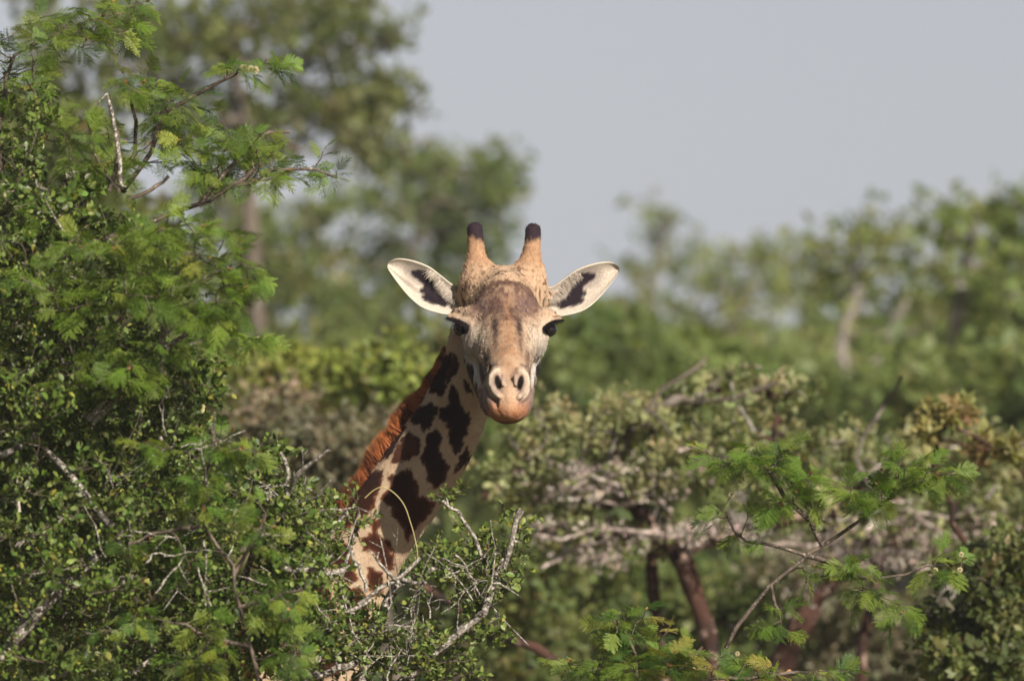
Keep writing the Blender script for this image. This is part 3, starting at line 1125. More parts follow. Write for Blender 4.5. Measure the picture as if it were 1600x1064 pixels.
def bake_leaves(name, arr, templates, mat, off):
    P, D, Nn, S, C, T = arr
    x, y, z = frames(D, Nn)
    Vs, Fs, Cs, base = [], [], [], 0
    for k, (tv, tf) in enumerate(templates):
        m = np.where(T == k)[0]
        if not len(m):
            continue
        V = P[m, None, :] + S[m, None, None] * (tv[None, :, :1] * x[m, None, :] + tv[None, :, 1:2] * y[m, None, :] + tv[None, :, 2:] * z[m, None, :])
        F = tf[None] + (np.arange(len(m)) * len(tv))[:, None, None]
        Vs.append(V.reshape(-1, 3))
        Fs.append(F.reshape(-1, tf.shape[1]) + base)
        Cs.append(np.repeat(C[m], len(tv), 0))
        base += len(m) * len(tv)
    return make_mesh(name, np.vstack(Vs) - off, np.vstack(Fs), mat, False, np.vstack(Cs))


def place_leaves(name, arr, meshes, parent, off):
    """each leaf an object of its own; meshes[k] is the shared mesh of template k"""
    P, D, Nn, S, C, T = arr
    x, y, z = frames(D, Nn)
    for i in range(len(P)):
        o = bpy.data.objects.new(name, meshes[int(T[i]) % len(meshes)])
        COL.objects.link(o)
        o.parent = parent
        M = Matrix(((x[i, 0], y[i, 0], z[i, 0], 0), (x[i, 1], y[i, 1], z[i, 1], 0), (x[i, 2], y[i, 2], z[i, 2], 0), (0, 0, 0, 1)))
        M = Matrix.Translation(Vector(P[i] - off)) @ M @ Matrix.Scale(float(S[i]), 4)
        o.matrix_basis = M


def to_px(P):
    d = P - CAM
    z = d @ FWD
    return 800 + (d @ RGT) / z / PXM, 532 - (d @ UPV) / z / PXM, z


def split_big(arr, n=300):
    """the n leaves nearest the viewer inside the picture, and the rest"""
    px, py, z = to_px(arr[0])
    vis = (px > 5) & (px < 1595) & (py > 5) & (py < 1059)
    score = np.where(vis, arr[3] / z, 0)
    # leaves hidden behind many others do not count: keep the front ones of each small cell
    key = (px // 14).astype(int) * 4096 + (py // 14).astype(int)
    order = np.lexsort((z, key))
    first = np.zeros(len(z), bool)
    k2 = key[order]
    first[order[np.concatenate([[True], k2[1:] != k2[:-1]])]] = True
    score = np.where(first, score + 1, score)
    idx = np.argsort(-score)[:n]
    m = np.zeros(len(z), bool)
    m[idx] = True
    m &= vis
    return [a[m] for a in arr], [a[~m] for a in arr]


def in_blob(rng, b, n):
    """points in a blob (px, py, D, rx, ry, rD): radii in photo pixels and metres"""
    px, py, D, rx, ry, rd = b
    q = norm(rng.normal(size=(n, 3))) * (rng.uniform(0, 1, n) ** (1 / 2.4))[:, None]
    return np.array([W(px + rx * a, py + ry * c, D + rd * e) for a, c, e in q]).reshape(-1, 3)


class Anchors:
    def __init__(self):
        self.P = np.zeros((60000, 3))
        self.R = np.zeros(60000)
        self.n = 0

    def add(self, pts, rad):
        k = len(pts)
        self.P[self.n:self.n + k] = pts
        self.R[self.n:self.n + k] = rad
        self.n += k

    def near(self, p, up=0.0):
        d = self.P[:self.n] - p
        # prefer to come from below
        w = (d ** 2).sum(1) + up * np.maximum(0, d[:, 2]) ** 2 * 2
        return int(np.argmin(w))


def twig_path(rng, a, b, n, wig):
    d = b - a
    ln = np.linalg.norm(d) + 1e-6
    c = a + d * 0.5 + rng.normal(0, wig * ln, 3) - np.array([0, 0, 0.05 * ln])
    t = np.linspace(0, 1, n)[:, None]
    P = (1 - t) ** 2 * a + 2 * t * (1 - t) * c + t * t * b
    J = rng.normal(0, 0.016 * ln, P.shape)
    J[0] = J[-1] = 0
    return P + J


def bough(rng, pts, r0, r1, tubes, anchors, n=None, sides=7, amp=0.004):
    """pts: list of world points"""
    pts = np.array(pts)
    seg = np.linalg.norm(np.diff(pts, axis=0), axis=1)
    ln = seg.sum()
    step = max(0.04, np.median(seg) * 0.8)
    fine = [pts[:1]]
    for a_, b_, s_ in zip(pts[:-1], pts[1:], seg):          # even out the spacing of the control points
        k_ = max(1, int(round(s_ / step)))
        fine.append(a_ + (b_ - a_) * (np.arange(1, k_ + 1) / k_)[:, None])
    pts = np.vstack(fine)
    n = n or max(6, int(ln / 0.05))
    P = rough(rng, catmull(pts, n), amp)
    r = np.linspace(r0, r1, n) * (1 + 0.12 * rng.normal(size=n))
    tubes.add(P, np.abs(r) + 0.0006, sides)
    if anchors is not None:
        m = max(n, int(ln / 0.04))
        Q = catmull(P, m)
        anchors.add(Q, np.linspace(r0, r1, m))
    return P


def pxs(*pts):
    return [W(*p) for p in pts]


def foot(px, py, D, spread=0.0):
    """ground point under a place"""
    p = W(px, py, D)
    return np.array([p[0] + spread, p[1], -0.05])
# ================================================================ near plants
G_DARK, G_MID, G_LITE, G_YEL = np.array([0.050, 0.084, 0.017]), np.array([0.100, 0.154, 0.029]), np.array([0.177, 0.226, 0.060]), np.array([0.262, 0.264, 0.052])


def tint(rng, n, pal, wts, jit=0.18):
    pal = np.array(pal)
    k = rng.choice(len(pal), n, p=np.array(wts) / sum(wts))
    c = pal[k] * rng.uniform(1 - jit, 1 + jit, (n, 1))
    return c * (1 + rng.normal(0, 0.06, (n, 3)))


def round_spur_leaves(rng, L, p0, d0, ln, size, pal, wts):
    """small leaves in tufts along a short spur"""
    n = max(2, int(ln / 0.0085))
    t = np.repeat(np.linspace(0.15, 1, n), 2)
    k = len(t)
    P = p0 + d0 * (ln * t)[:, None] + rng.normal(0, 0.002, (k, 3))
    D = norm(d0 * 0.5 + rng.normal(0, 0.75, (k, 3)) + np.array([0, 0, 0.15]))
    Nn = norm(rng.normal(0, 0.75, (k, 3)) + np.array([0.12, -0.25, 0.75]))
    L.add(P, D, Nn, size * rng.uniform(0.65, 1.25, k), tint(rng, k, pal, wts))


ROUND = t_round()


def leaf_meshes(name, templates, mat, pal):
    out = []
    for i, c in enumerate(pal):
        tv, tf = templates[i % len(templates)]
        out.append(make_mesh(name, tv, tf, mat, False, np.tile(c, (len(tv), 1))))
    return out


def small_leaf_shrub(seed, label, base, boughs, blobs, size=0.015, dead=(), spur=(0.025, 0.07), name='thorny_shrub', n_big=300,
                     pal=(G_DARK, G_MID, G_LITE, G_YEL), wts=(0.25, 0.42, 0.28, 0.05), bark=None, twig_r=(0.0045, 0.0016), group=None, cat='shrub', bare=()):
    rng = np.random.default_rng(seed)
    bark = bark or M_LICHEN
    tr, tw, bt = Tubes(), Tubes(), Tubes()
    A = Anchors()
    root = thing(name, label, cat, base, group)
    for i, (pts, r0, r1) in enumerate(boughs):
        bough(rng, pts, r0, r1, tr, A)
    for pts, r0, r1 in dead:                       # bare lichened sticks
        P = bough(rng, pts, r0, r1, tr, None, sides=6, amp=0.0025)
        for _ in range(max(1, len(P) // 4)):       # stubby spurs
            i = rng.integers(1, len(P))
            d = norm(rng.normal(size=3) + np.array([0, -0.3, 0.2]))
            l = rng.uniform(0.008, 0.03)
            tr.add(np.array([P[i], P[i] + d * l * 0.6, P[i] + d * l + rng.normal(0, 0.002, 3)]), [r1 * 0.9, r1 * 0.7, r1 * 0.3], 4)
    for (px, py, D_, rx, ry, rd, n) in bare:       # clutter of thin bare twigs
        for p in in_blob(rng, (px, py, D_, rx, ry, rd), n):
            d = norm(rng.normal(size=3) * np.array([1, 0.5, 0.9]) + np.array([0.2, -0.2, 0.3]))
            l = rng.uniform(0.05, 0.17)
            P = rough(rng, catmull([p, p + d * l * 0.5 + rng.normal(0, 0.012, 3), p + d * l + rng.normal(0, 0.02, 3)], 7), 0.0022)
            r = rng.uniform(0.0012, 0.0026)
            bt.add(P, np.linspace(r, r * 0.5, 7), 5)
            for _ in range(rng.integers(1, 4)):
                i = rng.integers(1, 6)
                d2 = norm(d * 0.6 + rng.normal(0, 0.7, 3))
                q = P[i] + d2 * rng.uniform(0.015, 0.06)
                bt.add(np.array([P[i], (P[i] + q) / 2 + rng.normal(0, 0.003, 3), q]), [r * 0.7, r * 0.55, r * 0.25], 4)
    L = Leaves()
    tg = []
    for *b, n in blobs:
        tg.append(in_blob(rng, b, n))
    tg = np.concatenate(tg)
    d = np.array([np.min(((A.P[:A.n] - p) ** 2).sum(1)) for p in tg])
    for p in tg[np.argsort(d)]:
        k = A.near(p, 0.6)
        a = A.P[k].copy()
        ln = np.linalg.norm(p - a)
        if ln < 0.01:
            continue
        n = max(4, int(ln / 0.03) + 2)
        P = twig_path(rng, a, p, n, 0.12)
        r0 = min(twig_r[0] * (0.6 + ln * 3), max(A.R[k] * 0.8, twig_r[1]))
        tw.add(P, np.linspace(r0, twig_r[1] * 0.6, n), 4)
        A.add(P[1:], np.linspace(r0, twig_r[1], n - 1))
        m = 2 + int(min(ln, 0.30) / 0.022)
        tsz = size * rng.uniform(0.75, 1.35)
        wt2 = np.array(wts) * rng.uniform(0.2, 1.8, len(wts))
        for _ in range(m):
            i = rng.integers(max(0, int(n * 0.45)), n)
            dd = norm(norm(P[min(i + 1, n - 1)] - P[max(i - 1, 0)]) * 0.5 + rng.normal(0, 0.7, 3) + np.array([0, -0.1, 0.25]))
            sl = rng.uniform(*spur)
            q = P[i] + dd * sl
            tw.add(np.array([P[i], (P[i] + q) / 2 + rng.normal(0, 0.003, 3), q]), [0.0014, 0.0011, 0.0005], 3)
            round_spur_leaves(rng, L, P[i], dd, sl, tsz, pal, wt2)
    arr = L.arrays()
    base = np.asarray(base, float)
    link('trunk', tr.mesh('trunk', bark, base), root)
    link('twigs', tw.mesh('twigs', M_TWIG, base), root, kind='stuff')
    if bare:
        link('bare_twigs', bt.mesh('bare_twigs', bark, base), root, kind='stuff')
    if n_big:
        big, rest = split_big(arr, n_big)
        big[5] = rng.integers(0, 6, len(big[0]))
        place_leaves('leaf', big, leaf_meshes('leaf', [ROUND], M_LEAF, tint(rng, 6, pal, wts, 0.1)), root, base)
    else:
        rest = arr
    link('foliage', bake_leaves('foliage', rest, [ROUND], M_LEAF, base), root, kind='stuff')
    return root, A


_rb = np.random.default_rng(77)
BIP = [t_bipinnate(_rb, 11, 7, d) for d in (0.1, 0.22, 0.35, 0.5)]
BIPL = [t_bipinnate(_rb, 10, 5, d) for d in (0.15, 0.4)]
A_DARK, A_MID, A_LITE, A_YEL = np.array([0.057, 0.110, 0.018]), np.array([0.115, 0.187, 0.026]), np.array([0.190, 0.253, 0.040]), np.array([0.253, 0.259, 0.050])


def feathery_plant(seed, label, base, boughs, blobs, size=0.085, name='acacia_tree', n_big=300, wts=(0.24, 0.42, 0.28, 0.06), flowers=(), spacing=0.021,
                   cat='tree', dead=(), tip_col=(0.30, 0.17, 0.07), droop=0.55):
    rng = np.random.default_rng(seed)
    pal = (A_DARK, A_MID, A_LITE, A_YEL)
    base = np.asarray(base, float)
    root = thing(name, label, cat, base)
    tr, tw = Tubes(), Tubes()
    A = Anchors()
    for pts, r0, r1 in boughs:
        bough(rng, pts, r0, r1, tr, A)
    for pts, r0, r1 in dead:
        bough(rng, pts, r0, r1, tr, None, sides=6, amp=0.002)
    L = Leaves()
    tips = Leaves()
    tg = np.concatenate([in_blob(rng, b[:6], b[6]) for b in blobs])
    d = np.array([np.min(((A.P[:A.n] - p) ** 2).sum(1)) for p in tg])
    for p in tg[np.argsort(d)]:
        k = A.near(p, 0.5)
        a = A.P[k].copy()
        ln = np.linalg.norm(p - a)
        if ln < 0.015:
            continue
        n = max(5, int(ln / 0.025) + 2)
        P = twig_path(rng, a, p, n, 0.10)
        r0 = min(0.004 * (0.5 + ln * 2.5), max(A.R[k] * 0.8, 0.0016))
        tw.add(P, np.linspace(r0, 0.0010, n), 4)
        A.add(P[1:], np.linspace(r0, 0.0012, n - 1))
        tan = norm(np.gradient(P, axis=0))
        ll = min(ln, 0.22)
        m = max(3, int(ll / spacing))
        tcol = tint(rng, 1, pal, wts)[0]
        for j in range(m):
            t = 1 - (j / m) * (ll / ln) * 0.95
            q = t * (n - 1)
            i = int(min(q, n - 2))
            pos = P[i] + (P[i + 1] - P[i]) * (q - i)
            tg_ = tan[i]
            side = norm(np.cross(tg_, np.array([0, 0, 1.0])) + rng.normal(0, 0.25, 3)) * (1 if j % 2 else -1)
            dd = norm(tg_ * rng.uniform(0.3, 0.9) + side * rng.uniform(0.5, 1.0) + np.array([0, -0.15, rng.uniform(-droop, 0.25)]))
            nn = norm(np.array([0.15, -0.45, 0.8]) + rng.normal(0, 0.35, 3))
            s = size * rng.uniform(0.65, 1.2) * (0.75 + 0.25 * min(1, j / 2))
            c = tcol * 0.6 + tint(rng, 1, pal, wts)[0] * 0.4
            L.add(pos[None], dd[None], nn[None], s, c[None], np.array([rng.integers(0, 4)]))
        # curled new growth at the tip
        if rng.uniform() < 0.22:
            dd = norm(tan[-1] + rng.normal(0, 0.4, 3) + np.array([0, 0, 0.2]))
            kx = 3
            tips.add(np.repeat(p[None], kx, 0), norm(dd + rng.normal(0, 0.35, (kx, 3))), norm(rng.normal(size=(kx, 3))), rng.uniform(0.006, 0.014, kx),
                     np.array(tip_col) * rng.uniform(0.6, 1.4, (kx, 1)))
    arr = L.arrays()
    link('trunk', tr.mesh('trunk', M_TWIG, base), root)
    link('twigs', tw.mesh('twigs', M_TWIG, base), root, kind='stuff')
    big, rest = split_big(arr, n_big)
    pl = tint(rng, 10, pal, wts, 0.1)
    place_leaves('leaf', [*big[:5], rng.integers(0, 10, len(big[0]))], leaf_meshes('leaf', BIP, M_ACACIA, pl), root, base)
    if len(rest[0]):
        rest[5] = rest[5] % 2
        link('foliage', bake_leaves('foliage', rest, BIPL, M_ACACIA, base), root, kind='stuff')
    if tips.P:
        link('new_growth', bake_leaves('new_growth', tips.arrays(), [t_round()], M_ACACIA, base), root, kind='stuff')
    for (px, py, D, r) in flowers:
        flower(rng, root, W(px, py, D), r, base, A)
    return root, A


def flower(rng, root, c, r, base, A):
    """cream pompom of fine filaments on a stalk"""
    n = 420
    d = norm(rng.normal(size=(n, 3)))
    v, f, col = strands(c + d * r * 0.2, d, rng.uniform(0.6, 0.95, n) * r, r * 0.09, np.array([0.62, 0.55, 0.36]) * rng.uniform(0.8, 1.15, (n, 1)), np.zeros(3), rng, 1)
    k = A.near(c)
    t = Tubes()
    t.add(twig_path(rng, A.P[k], c, 5, 0.1), 0.0012, 4)
    fl = link('flower', make_mesh('flower', v - base, f, M_FLOWER, False, col), root)
    link('stalk', t.mesh('stalk', M_TWIG, base), fl)


# ---------------------------------------------------------------- dense thorny shrub on the left, in front of the giraffe's body
DB = 19.0
b0 = foot(150, 1064, DB)
small_leaf_shrub(
    11, 'tall dense dark green thorny shrub with grey lichened sticks, left of the giraffe', b0,
    boughs=[
        ([b0, b0 + np.array([-0.1, 0, 1.2]), W(-20, 1090, DB), W(60, 950, DB - 0.1), W(140, 880, DB - 0.1), W(200, 830, DB), W(250, 700, DB), W(250, 560, DB + 0.1)], 0.05, 0.010),
        ([b0 + np.array([0.05, 0.1, 0]), b0 + np.array([0.25, 0.1, 1.4]), W(330, 1080, DB + 0.1), W(370, 950, DB + 0.1), W(400, 850, DB + 0.1), W(430, 740, DB + 0.1)], 0.04, 0.008),
        ([b0 + np.array([-0.1, 0.15, 0]), b0 + np.array([-0.3, 0.1, 1.3]), W(-150, 1000, DB + 0.2), W(-60, 800, DB + 0.2), W(40, 600, DB + 0.2), W(80, 420, DB + 0.3), W(110, 260, DB + 0.3)], 0.045, 0.008),
        ([W(170, 820, DB - 0.15), W(115, 750, DB - 0.2), W(75, 705, DB - 0.25)], 0.010, 0.006),
        ([W(145, 660, DB - 0.2), W(200, 592, DB - 0.25), W(248, 568, DB - 0.25)], 0.008, 0.005),
        ([W(370, 950, DB + 0.1), W(440, 930, DB), W(500, 900, DB), W(560, 880, DB + 0.1)], 0.012, 0.006),
    ],
    dead=[
        (pxs((252, 545, DB - .3), (258, 500, DB - .32), (266, 465, DB - .33), (275, 440, DB - .34), (280, 405, DB - .36)), 0.0075, 0.0045),
        (pxs((268, 462, DB - .33), (264, 440, DB - .34), (262, 432, DB - .34)), 0.005, 0.003),
        (pxs((255, 545, DB - .3), (290, 525, DB - .32), (318, 505, DB - .34), (336, 488, DB - .36)), 0.006, 0.003),
        (pxs((125, 490, DB - .2), (132, 440, DB - .22), (140, 395, DB - .25)), 0.005, 0.003),
        (pxs((75, 705, DB - .3), (110, 745, DB - .3), (145, 790, DB - .3), (172, 822, DB - .3)), 0.006, 0.009),
        (pxs((0, 712, DB - .3), (30, 700, DB - .3), (58, 678, DB - .32)), 0.008, 0.004),
        (pxs((25, 855, DB - .3), (60, 835, DB - .3), (98, 812, DB - .32)), 0.007, 0.005),
        (pxs((265, 895, DB - .3), (290, 885, DB - .3), (312, 872, DB - .33)), 0.007, 0.004),
        (pxs((30, 800, DB - .3), (28, 740, DB - .3)), 0.004, 0.003),
        (pxs((140, 655, DB - .2), (175, 610, DB - .25), (210, 585, DB - .28), (246, 566, DB - .3)), 0.008, 0.005),
        (pxs((450, 775, DB - .2), (446, 735, DB - .22), (443, 705, DB - .22)), 0.0045, 0.003),
        (pxs((452, 770, DB - .2), (465, 740, DB - .25), (488, 722, DB - .26), (514, 704, DB - .28)), 0.005, 0.004),
        (pxs((440, 885, DB - .2), (480, 892, DB - .2), (520, 870, DB - .2)), 0.006, 0.005),
        (pxs((0, 1035, DB - .35), (60, 955, DB - .35), (110, 905, DB - .35), (150, 870, DB - .3)), 0.017, 0.012),
        (pxs((150, 165, DB), (170, 150, DB), (186, 240, DB), (188, 290, DB)), 0.003, 0.005),
        (pxs((105, 480, DB - .2), (95, 560, DB - .2), (150, 590, DB - .2)), 0.004, 0.003),
        (pxs((190, 900, DB - .3), (196, 930, DB - .3)), 0.004, 0.003),
        (pxs((210, 1050, DB - .3), (245, 1020, DB - .3), (230, 1005, DB - .3)), 0.006, 0.005),
    ],
    blobs=[
        (60, 300, DB + .1, 110, 150, .5, 48), (20, 450, DB, 130, 170, .5, 76), (150, 450, DB + .1, 140, 150, .45, 76),
        (90, 620, DB, 170, 140, .55, 112), (240, 620, DB, 110, 130, .4, 60), (80, 800, DB - .05, 170, 150, .6, 120),
        (260, 800, DB, 130, 140, .5, 88), (120, 970, DB - .1, 200, 140, .6, 128), (320, 980, DB, 150, 130, .5, 96),
        (420, 760, DB, 60, 80, .3, 36), (460, 850, DB, 70, 70, .3, 40), (470, 960, DB, 90, 100, .35, 60), (-100, 700, DB, 120, 420, .6, 88),
        (200, 1180, DB, 330, 120, .6, 96), (170, 700, DB + .4, 200, 360, .3, 96),
    ], size=0.0165, wts=(0.28, 0.42, 0.26, 0.04),
    bare=[(120, 500, DB - .2, 130, 200, .3, 9), (100, 800, DB - .3, 150, 200, .3, 12), (280, 860, DB - .3, 120, 160, .3, 15), (470, 800, DB - .1, 60, 90, .25, 12), (450, 900, DB - .1, 80, 80, .25, 11), (230, 700, DB - .3, 90, 120, .25, 8), (280, 480, DB - .25, 80, 80, .2, 3)])

# ---------------------------------------------------------------- lichened sprigs in front of the neck
DS = 19.3
b1 = foot(600, 1064, DS)
root1, A1 = small_leaf_shrub(
    12, 'low thorny shrub with lichened grey twigs crossing the base of the giraffe neck', b1,
    boughs=[
        ([b1, b1 + np.array([0.05, 0, 1.6]), W(560, 1120, DS), W(575, 1010, DS), W(600, 950, DS), W(628, 905, DS)], 0.035, 0.009),
        ([W(560, 1120, DS), W(640, 1060, DS), W(690, 1012, DS), W(745, 965, DS), W(775, 915, DS), W(792, 870, DS), W(805, 830, DS)], 0.014, 0.006),
        ([W(628, 905, DS), W(690, 890, DS), W(740, 900, DS)], 0.006, 0.003),
        ([W(575, 1010, DS), W(530, 930, DS - .05), W(545, 860, DS - .05), W(560, 800, DS - .05)], 0.008, 0.003),
        ([b1, b1 + np.array([-0.1, 0.05, 1.6]), W(480, 1110, DS), W(500, 1010, DS), W(520, 960, DS)], 0.03, 0.008),
    ],
    dead=[
        (pxs((752, 868, DS - .1), (738, 835, DS - .12), (722, 805, DS - .12), (708, 795, DS - .12), (690, 782, DS - .13)), 0.0045, 0.003),
        (pxs((788, 888, DS - .1), (796, 850, DS - .12), (806, 820, DS - .12), (810, 796, DS - .12)), 0.005, 0.0065),
        (pxs((628, 905, DS - .1), (660, 912, DS - .12), (662, 908, DS - .12)), 0.005, 0.003),
        (pxs((560, 945, DS - .1), (590, 925, DS - .1), (625, 902, DS - .1), (655, 872, DS - .1)), 0.006, 0.004),
        (pxs((550, 960, DS - .1), (538, 935, DS - .1), (525, 912, DS - .1)), 0.006, 0.004),
        (pxs((480, 1058, DS - .15), (520, 1048, DS - .15), (556, 1036, DS - .15)), 0.007, 0.008),
        (pxs((640, 1062, DS - .1), (690, 1012, DS - .1), (740, 970, DS - .1), (752, 960, DS - .1)), 0.007, 0.0055),
        (pxs((500, 980, DS - .1), (540, 958, DS - .1), (580, 935, DS - .1)), 0.006, 0.004),
        (pxs((572, 925, DS - .1), (562, 890, DS - .1), (548, 862, DS - .1)), 0.004, 0.003),
        (pxs((518, 832, DS - .15), (532, 812, DS - .15), (544, 798, DS - .15)), 0.0045, 0.003),
        (pxs((622, 910, DS - .1), (602, 890, DS - .12), (588, 862, DS - .12)), 0.0045, 0.0028),
    ],
    blobs=[
        (760, 900, DS, 62, 70, .12, 40), (690, 885, DS, 60, 36, .12, 20), (560, 830, DS - .05, 30, 24, .1, 4), (530, 790, DS - .05, 34, 26, .1, 7),
        (560, 935, DS, 70, 34, .15, 8), (600, 1000, DS, 110, 60, .2, 44), (660, 1040, DS, 110, 50, .2, 42), (500, 1030, DS, 90, 70, .2, 62),
        (780, 840, DS, 42, 38, .08, 12), (700, 790, DS, 28, 24, .05, 5), (560, 1150, DS, 200, 90, .3, 60), (770, 980, DS, 40, 30, .1, 14),
        (500, 860, DS, 34, 50, .12, 12), (470, 800, DS - .1, 60, 40, .12, 18),
    ], size=0.0145, n_big=300, spur=(0.02, 0.05), wts=(0.14, 0.38, 0.42, 0.06),
    bare=[(620, 950, DS - .1, 70, 40, .15, 12), (700, 910, DS - .1, 90, 50, .12, 9), (560, 1030, DS - .1, 110, 50, .15, 14), (770, 880, DS - .1, 40, 70, .1, 5)])
# a dry yellow tendril arching across the neck
tt_ = Tubes()
tt_.add(catmull(pxs((570, 778, DS - .1), (585, 765, DS - .1), (600, 761, DS - .1), (618, 772, DS - .1), (632, 790, DS - .1), (641, 815, DS - .1), (648, 840, DS - .1), (652, 870, DS - .1), (640, 900, DS - .05)), 40), 0.0012, 5)
m_t, nt_, out_ = mat_new('dry tendril')
_p = nt_.nodes.new('ShaderNodeBsdfPrincipled')
_p.inputs['Base Color'].default_value = (0.33, 0.28, 0.12, 1)
nt_.links.new(_p.outputs[0], out_.inputs[0])
link('tendril', tt_.mesh('tendril', m_t, b1), root1)

# ---------------------------------------------------------------- feathery acacia over the top left
DA = 19.25
b2 = foot(-120, 1064, DA + .3)
feathery_plant(
    21, 'tall feathery leaved acacia with cream pompom flowers reaching out at the upper left', b2,
    boughs=[
        ([b2, b2 + np.array([0.0, 0, 1.5]), W(-110, 1000, DA + .3), W(-90, 700, DA + .3), W(-60, 450, DA + .2), W(0, 330, DA + .1), W(60, 250, DA)], 0.05, 0.007),
        ([W(-60, 450, DA + .2), W(60, 420, DA), W(160, 380, DA), W(240, 345, DA), W(310, 322, DA), W(370, 290, DA), W(395, 265, DA)], 0.011, 0.004),
        ([W(-80, 600, DA + .2), W(100, 540, DA + .1), W(220, 480, DA), W(300, 440, DA), W(360, 420, DA)], 0.010, 0.003),
        ([W(-90, 700, DA + .3), W(60, 640, DA + .2), W(200, 580, DA), W(300, 540, DA), W(350, 510, DA)], 0.010, 0.003),
        ([W(0, 330, DA + .1), W(0, 180, DA), W(18, 100, DA), W(50, 70, DA), W(95, 52, DA)], 0.008, 0.003),
        ([W(190, 300, DA), W(240, 240, DA), W(250, 180, DA), W(310, 150, DA), W(345, 130, DA), W(372, 118, DA)], 0.006, 0.003),
        ([W(370, 290, DA), W(430, 268, DA), W(480, 262, DA), W(525, 280, DA)], 0.005, 0.002),
        ([W(310, 322, DA), W(340, 280, DA), W(380, 235, DA), W(420, 210, DA), W(450, 205, DA)], 0.006, 0.003),
        ([W(60, 420, DA), W(120, 330, DA), W(180, 280, DA), W(215, 220, DA), W(205, 150, DA)], 0.010, 0.003),
    ],
    dead=[
        (pxs((170, 298, DA - .1), (180, 275, DA - .1), (187, 240, DA - .1), (184, 205, DA - .1), (172, 175, DA - .1), (170, 150, DA - .1)), 0.0045, 0.002),
        (pxs((186, 300, DA - .1), (160, 265, DA - .1), (148, 240, DA - .1)), 0.004, 0.002),
        (pxs((205, 310, DA - .1), (240, 295, DA - .1), (262, 278, DA - .1)), 0.004, 0.003),
    ],
    blobs=[
        (150, 30, DA, 90, 26, .2, 18), (40, 80, DA, 60, 60, .25, 16), (110, 60, DA, 70, 26, .15, 12), (215, 130, DA, 60, 36, .15, 13), (270, 150, DA, 40, 24, .1, 7),
        (385, 108, DA, 36, 20, .06, 7), (440, 95, DA, 34, 22, .05, 5), (300, 200, DA, 80, 40, .2, 20), (390, 220, DA, 80, 30, .2, 22), (330, 270, DA, 90, 40, .2, 26),
        (430, 255, DA, 60, 24, .15, 11), (500, 268, DA, 34, 22, .05, 6), (500, 240, DA, 20, 8, .03, 1), (180, 230, DA, 90, 60, .2, 22), (60, 170, DA, 80, 70, .25, 20),
        (240, 360, DA - .7, 100, 50, .2, 28), (330, 380, DA - .7, 60, 40, .15, 14), (380, 425, DA - .7, 40, 24, .12, 9), (220, 450, DA - .7, 70, 50, .15, 18), (340, 470, DA - .7, 60, 44, .15, 16),
        (370, 520, DA - .7, 40, 30, .12, 9), (100, 330, DA, 120, 60, .3, 26), (-40, 250, DA + .2, 120, 150, .4, 20), (160, 560, DA - .7, 110, 70, .12, 16), (80, 420, DA - .7, 90, 80, .12, 16), (320, 560, DA - .3, 60, 50, .2, 12), (290, 420, DA - .7, 60, 60, .15, 12),
        (205, 8, DA, 40, 18, .1, 5), (-40, 60, DA + .2, 80, 80, .4, 10),
    ], size=0.072, flowers=[(381, 107, DA - .04, 0.009), (391, 108, DA - .04, 0.008), (399, 110, DA - .04, 0.009)])

# ---------------------------------------------------------------- young acacia, lower left, a little out of focus
DY = 18.55
b3 = foot(400, 1064, DY)
feathery_plant(
    22, 'young bright green feathery acacia with a thin dark stem in front of the dense shrub', b3,
    boughs=[
        ([b3, b3 + np.array([0.02, 0, 1.2]), W(402, 1064, DY), W(392, 1010, DY), W(375, 950, DY), W(364, 900, DY), W(345, 860, DY), W(312, 822, DY), W(318, 770, DY), W(330, 710, DY), W(334, 650, DY)], 0.013, 0.0025),
        ([W(364, 900, DY), W(385, 870, DY), W(395, 840, DY), W(420, 800, DY)], 0.004, 0.002),
        ([W(375, 950, DY), W(430, 930, DY), W(470, 920, DY)], 0.004, 0.002),
        ([W(392, 1010, DY), W(320, 990, DY), W(270, 970, DY)], 0.004, 0.002),
        ([W(312, 822, DY), W(250, 830, DY), W(200, 850, DY)], 0.004, 0.002),
    ],
    blobs=[
        (335, 690, DY, 70, 36, .15, 10), (250, 705, DY, 50, 26, .1, 5), (330, 760, DY, 60, 40, .12, 7), (390, 800, DY, 60, 40, .15, 10), (380, 700, DY, 40, 30, .1, 4), (300, 740, DY, 60, 40, .1, 5),
        (420, 860, DY, 40, 30, .1, 5), (450, 960, DY, 50, 60, .15, 15), (350, 980, DY, 80, 50, .2, 11), (240, 850, DY, 80, 30, .15, 8), (330, 1040, DY, 100, 30, .2, 10),
        (450, 1040, DY, 50, 30, .15, 7), (180, 960, DY, 70, 40, .15, 5), (300, 880, DY, 60, 30, .12, 5), (430, 930, DY, 40, 30, .1, 5),
    ], size=0.064, name='young_acacia', cat='tree', wts=(0.12, 0.42, 0.38, 0.08), droop=0.7)

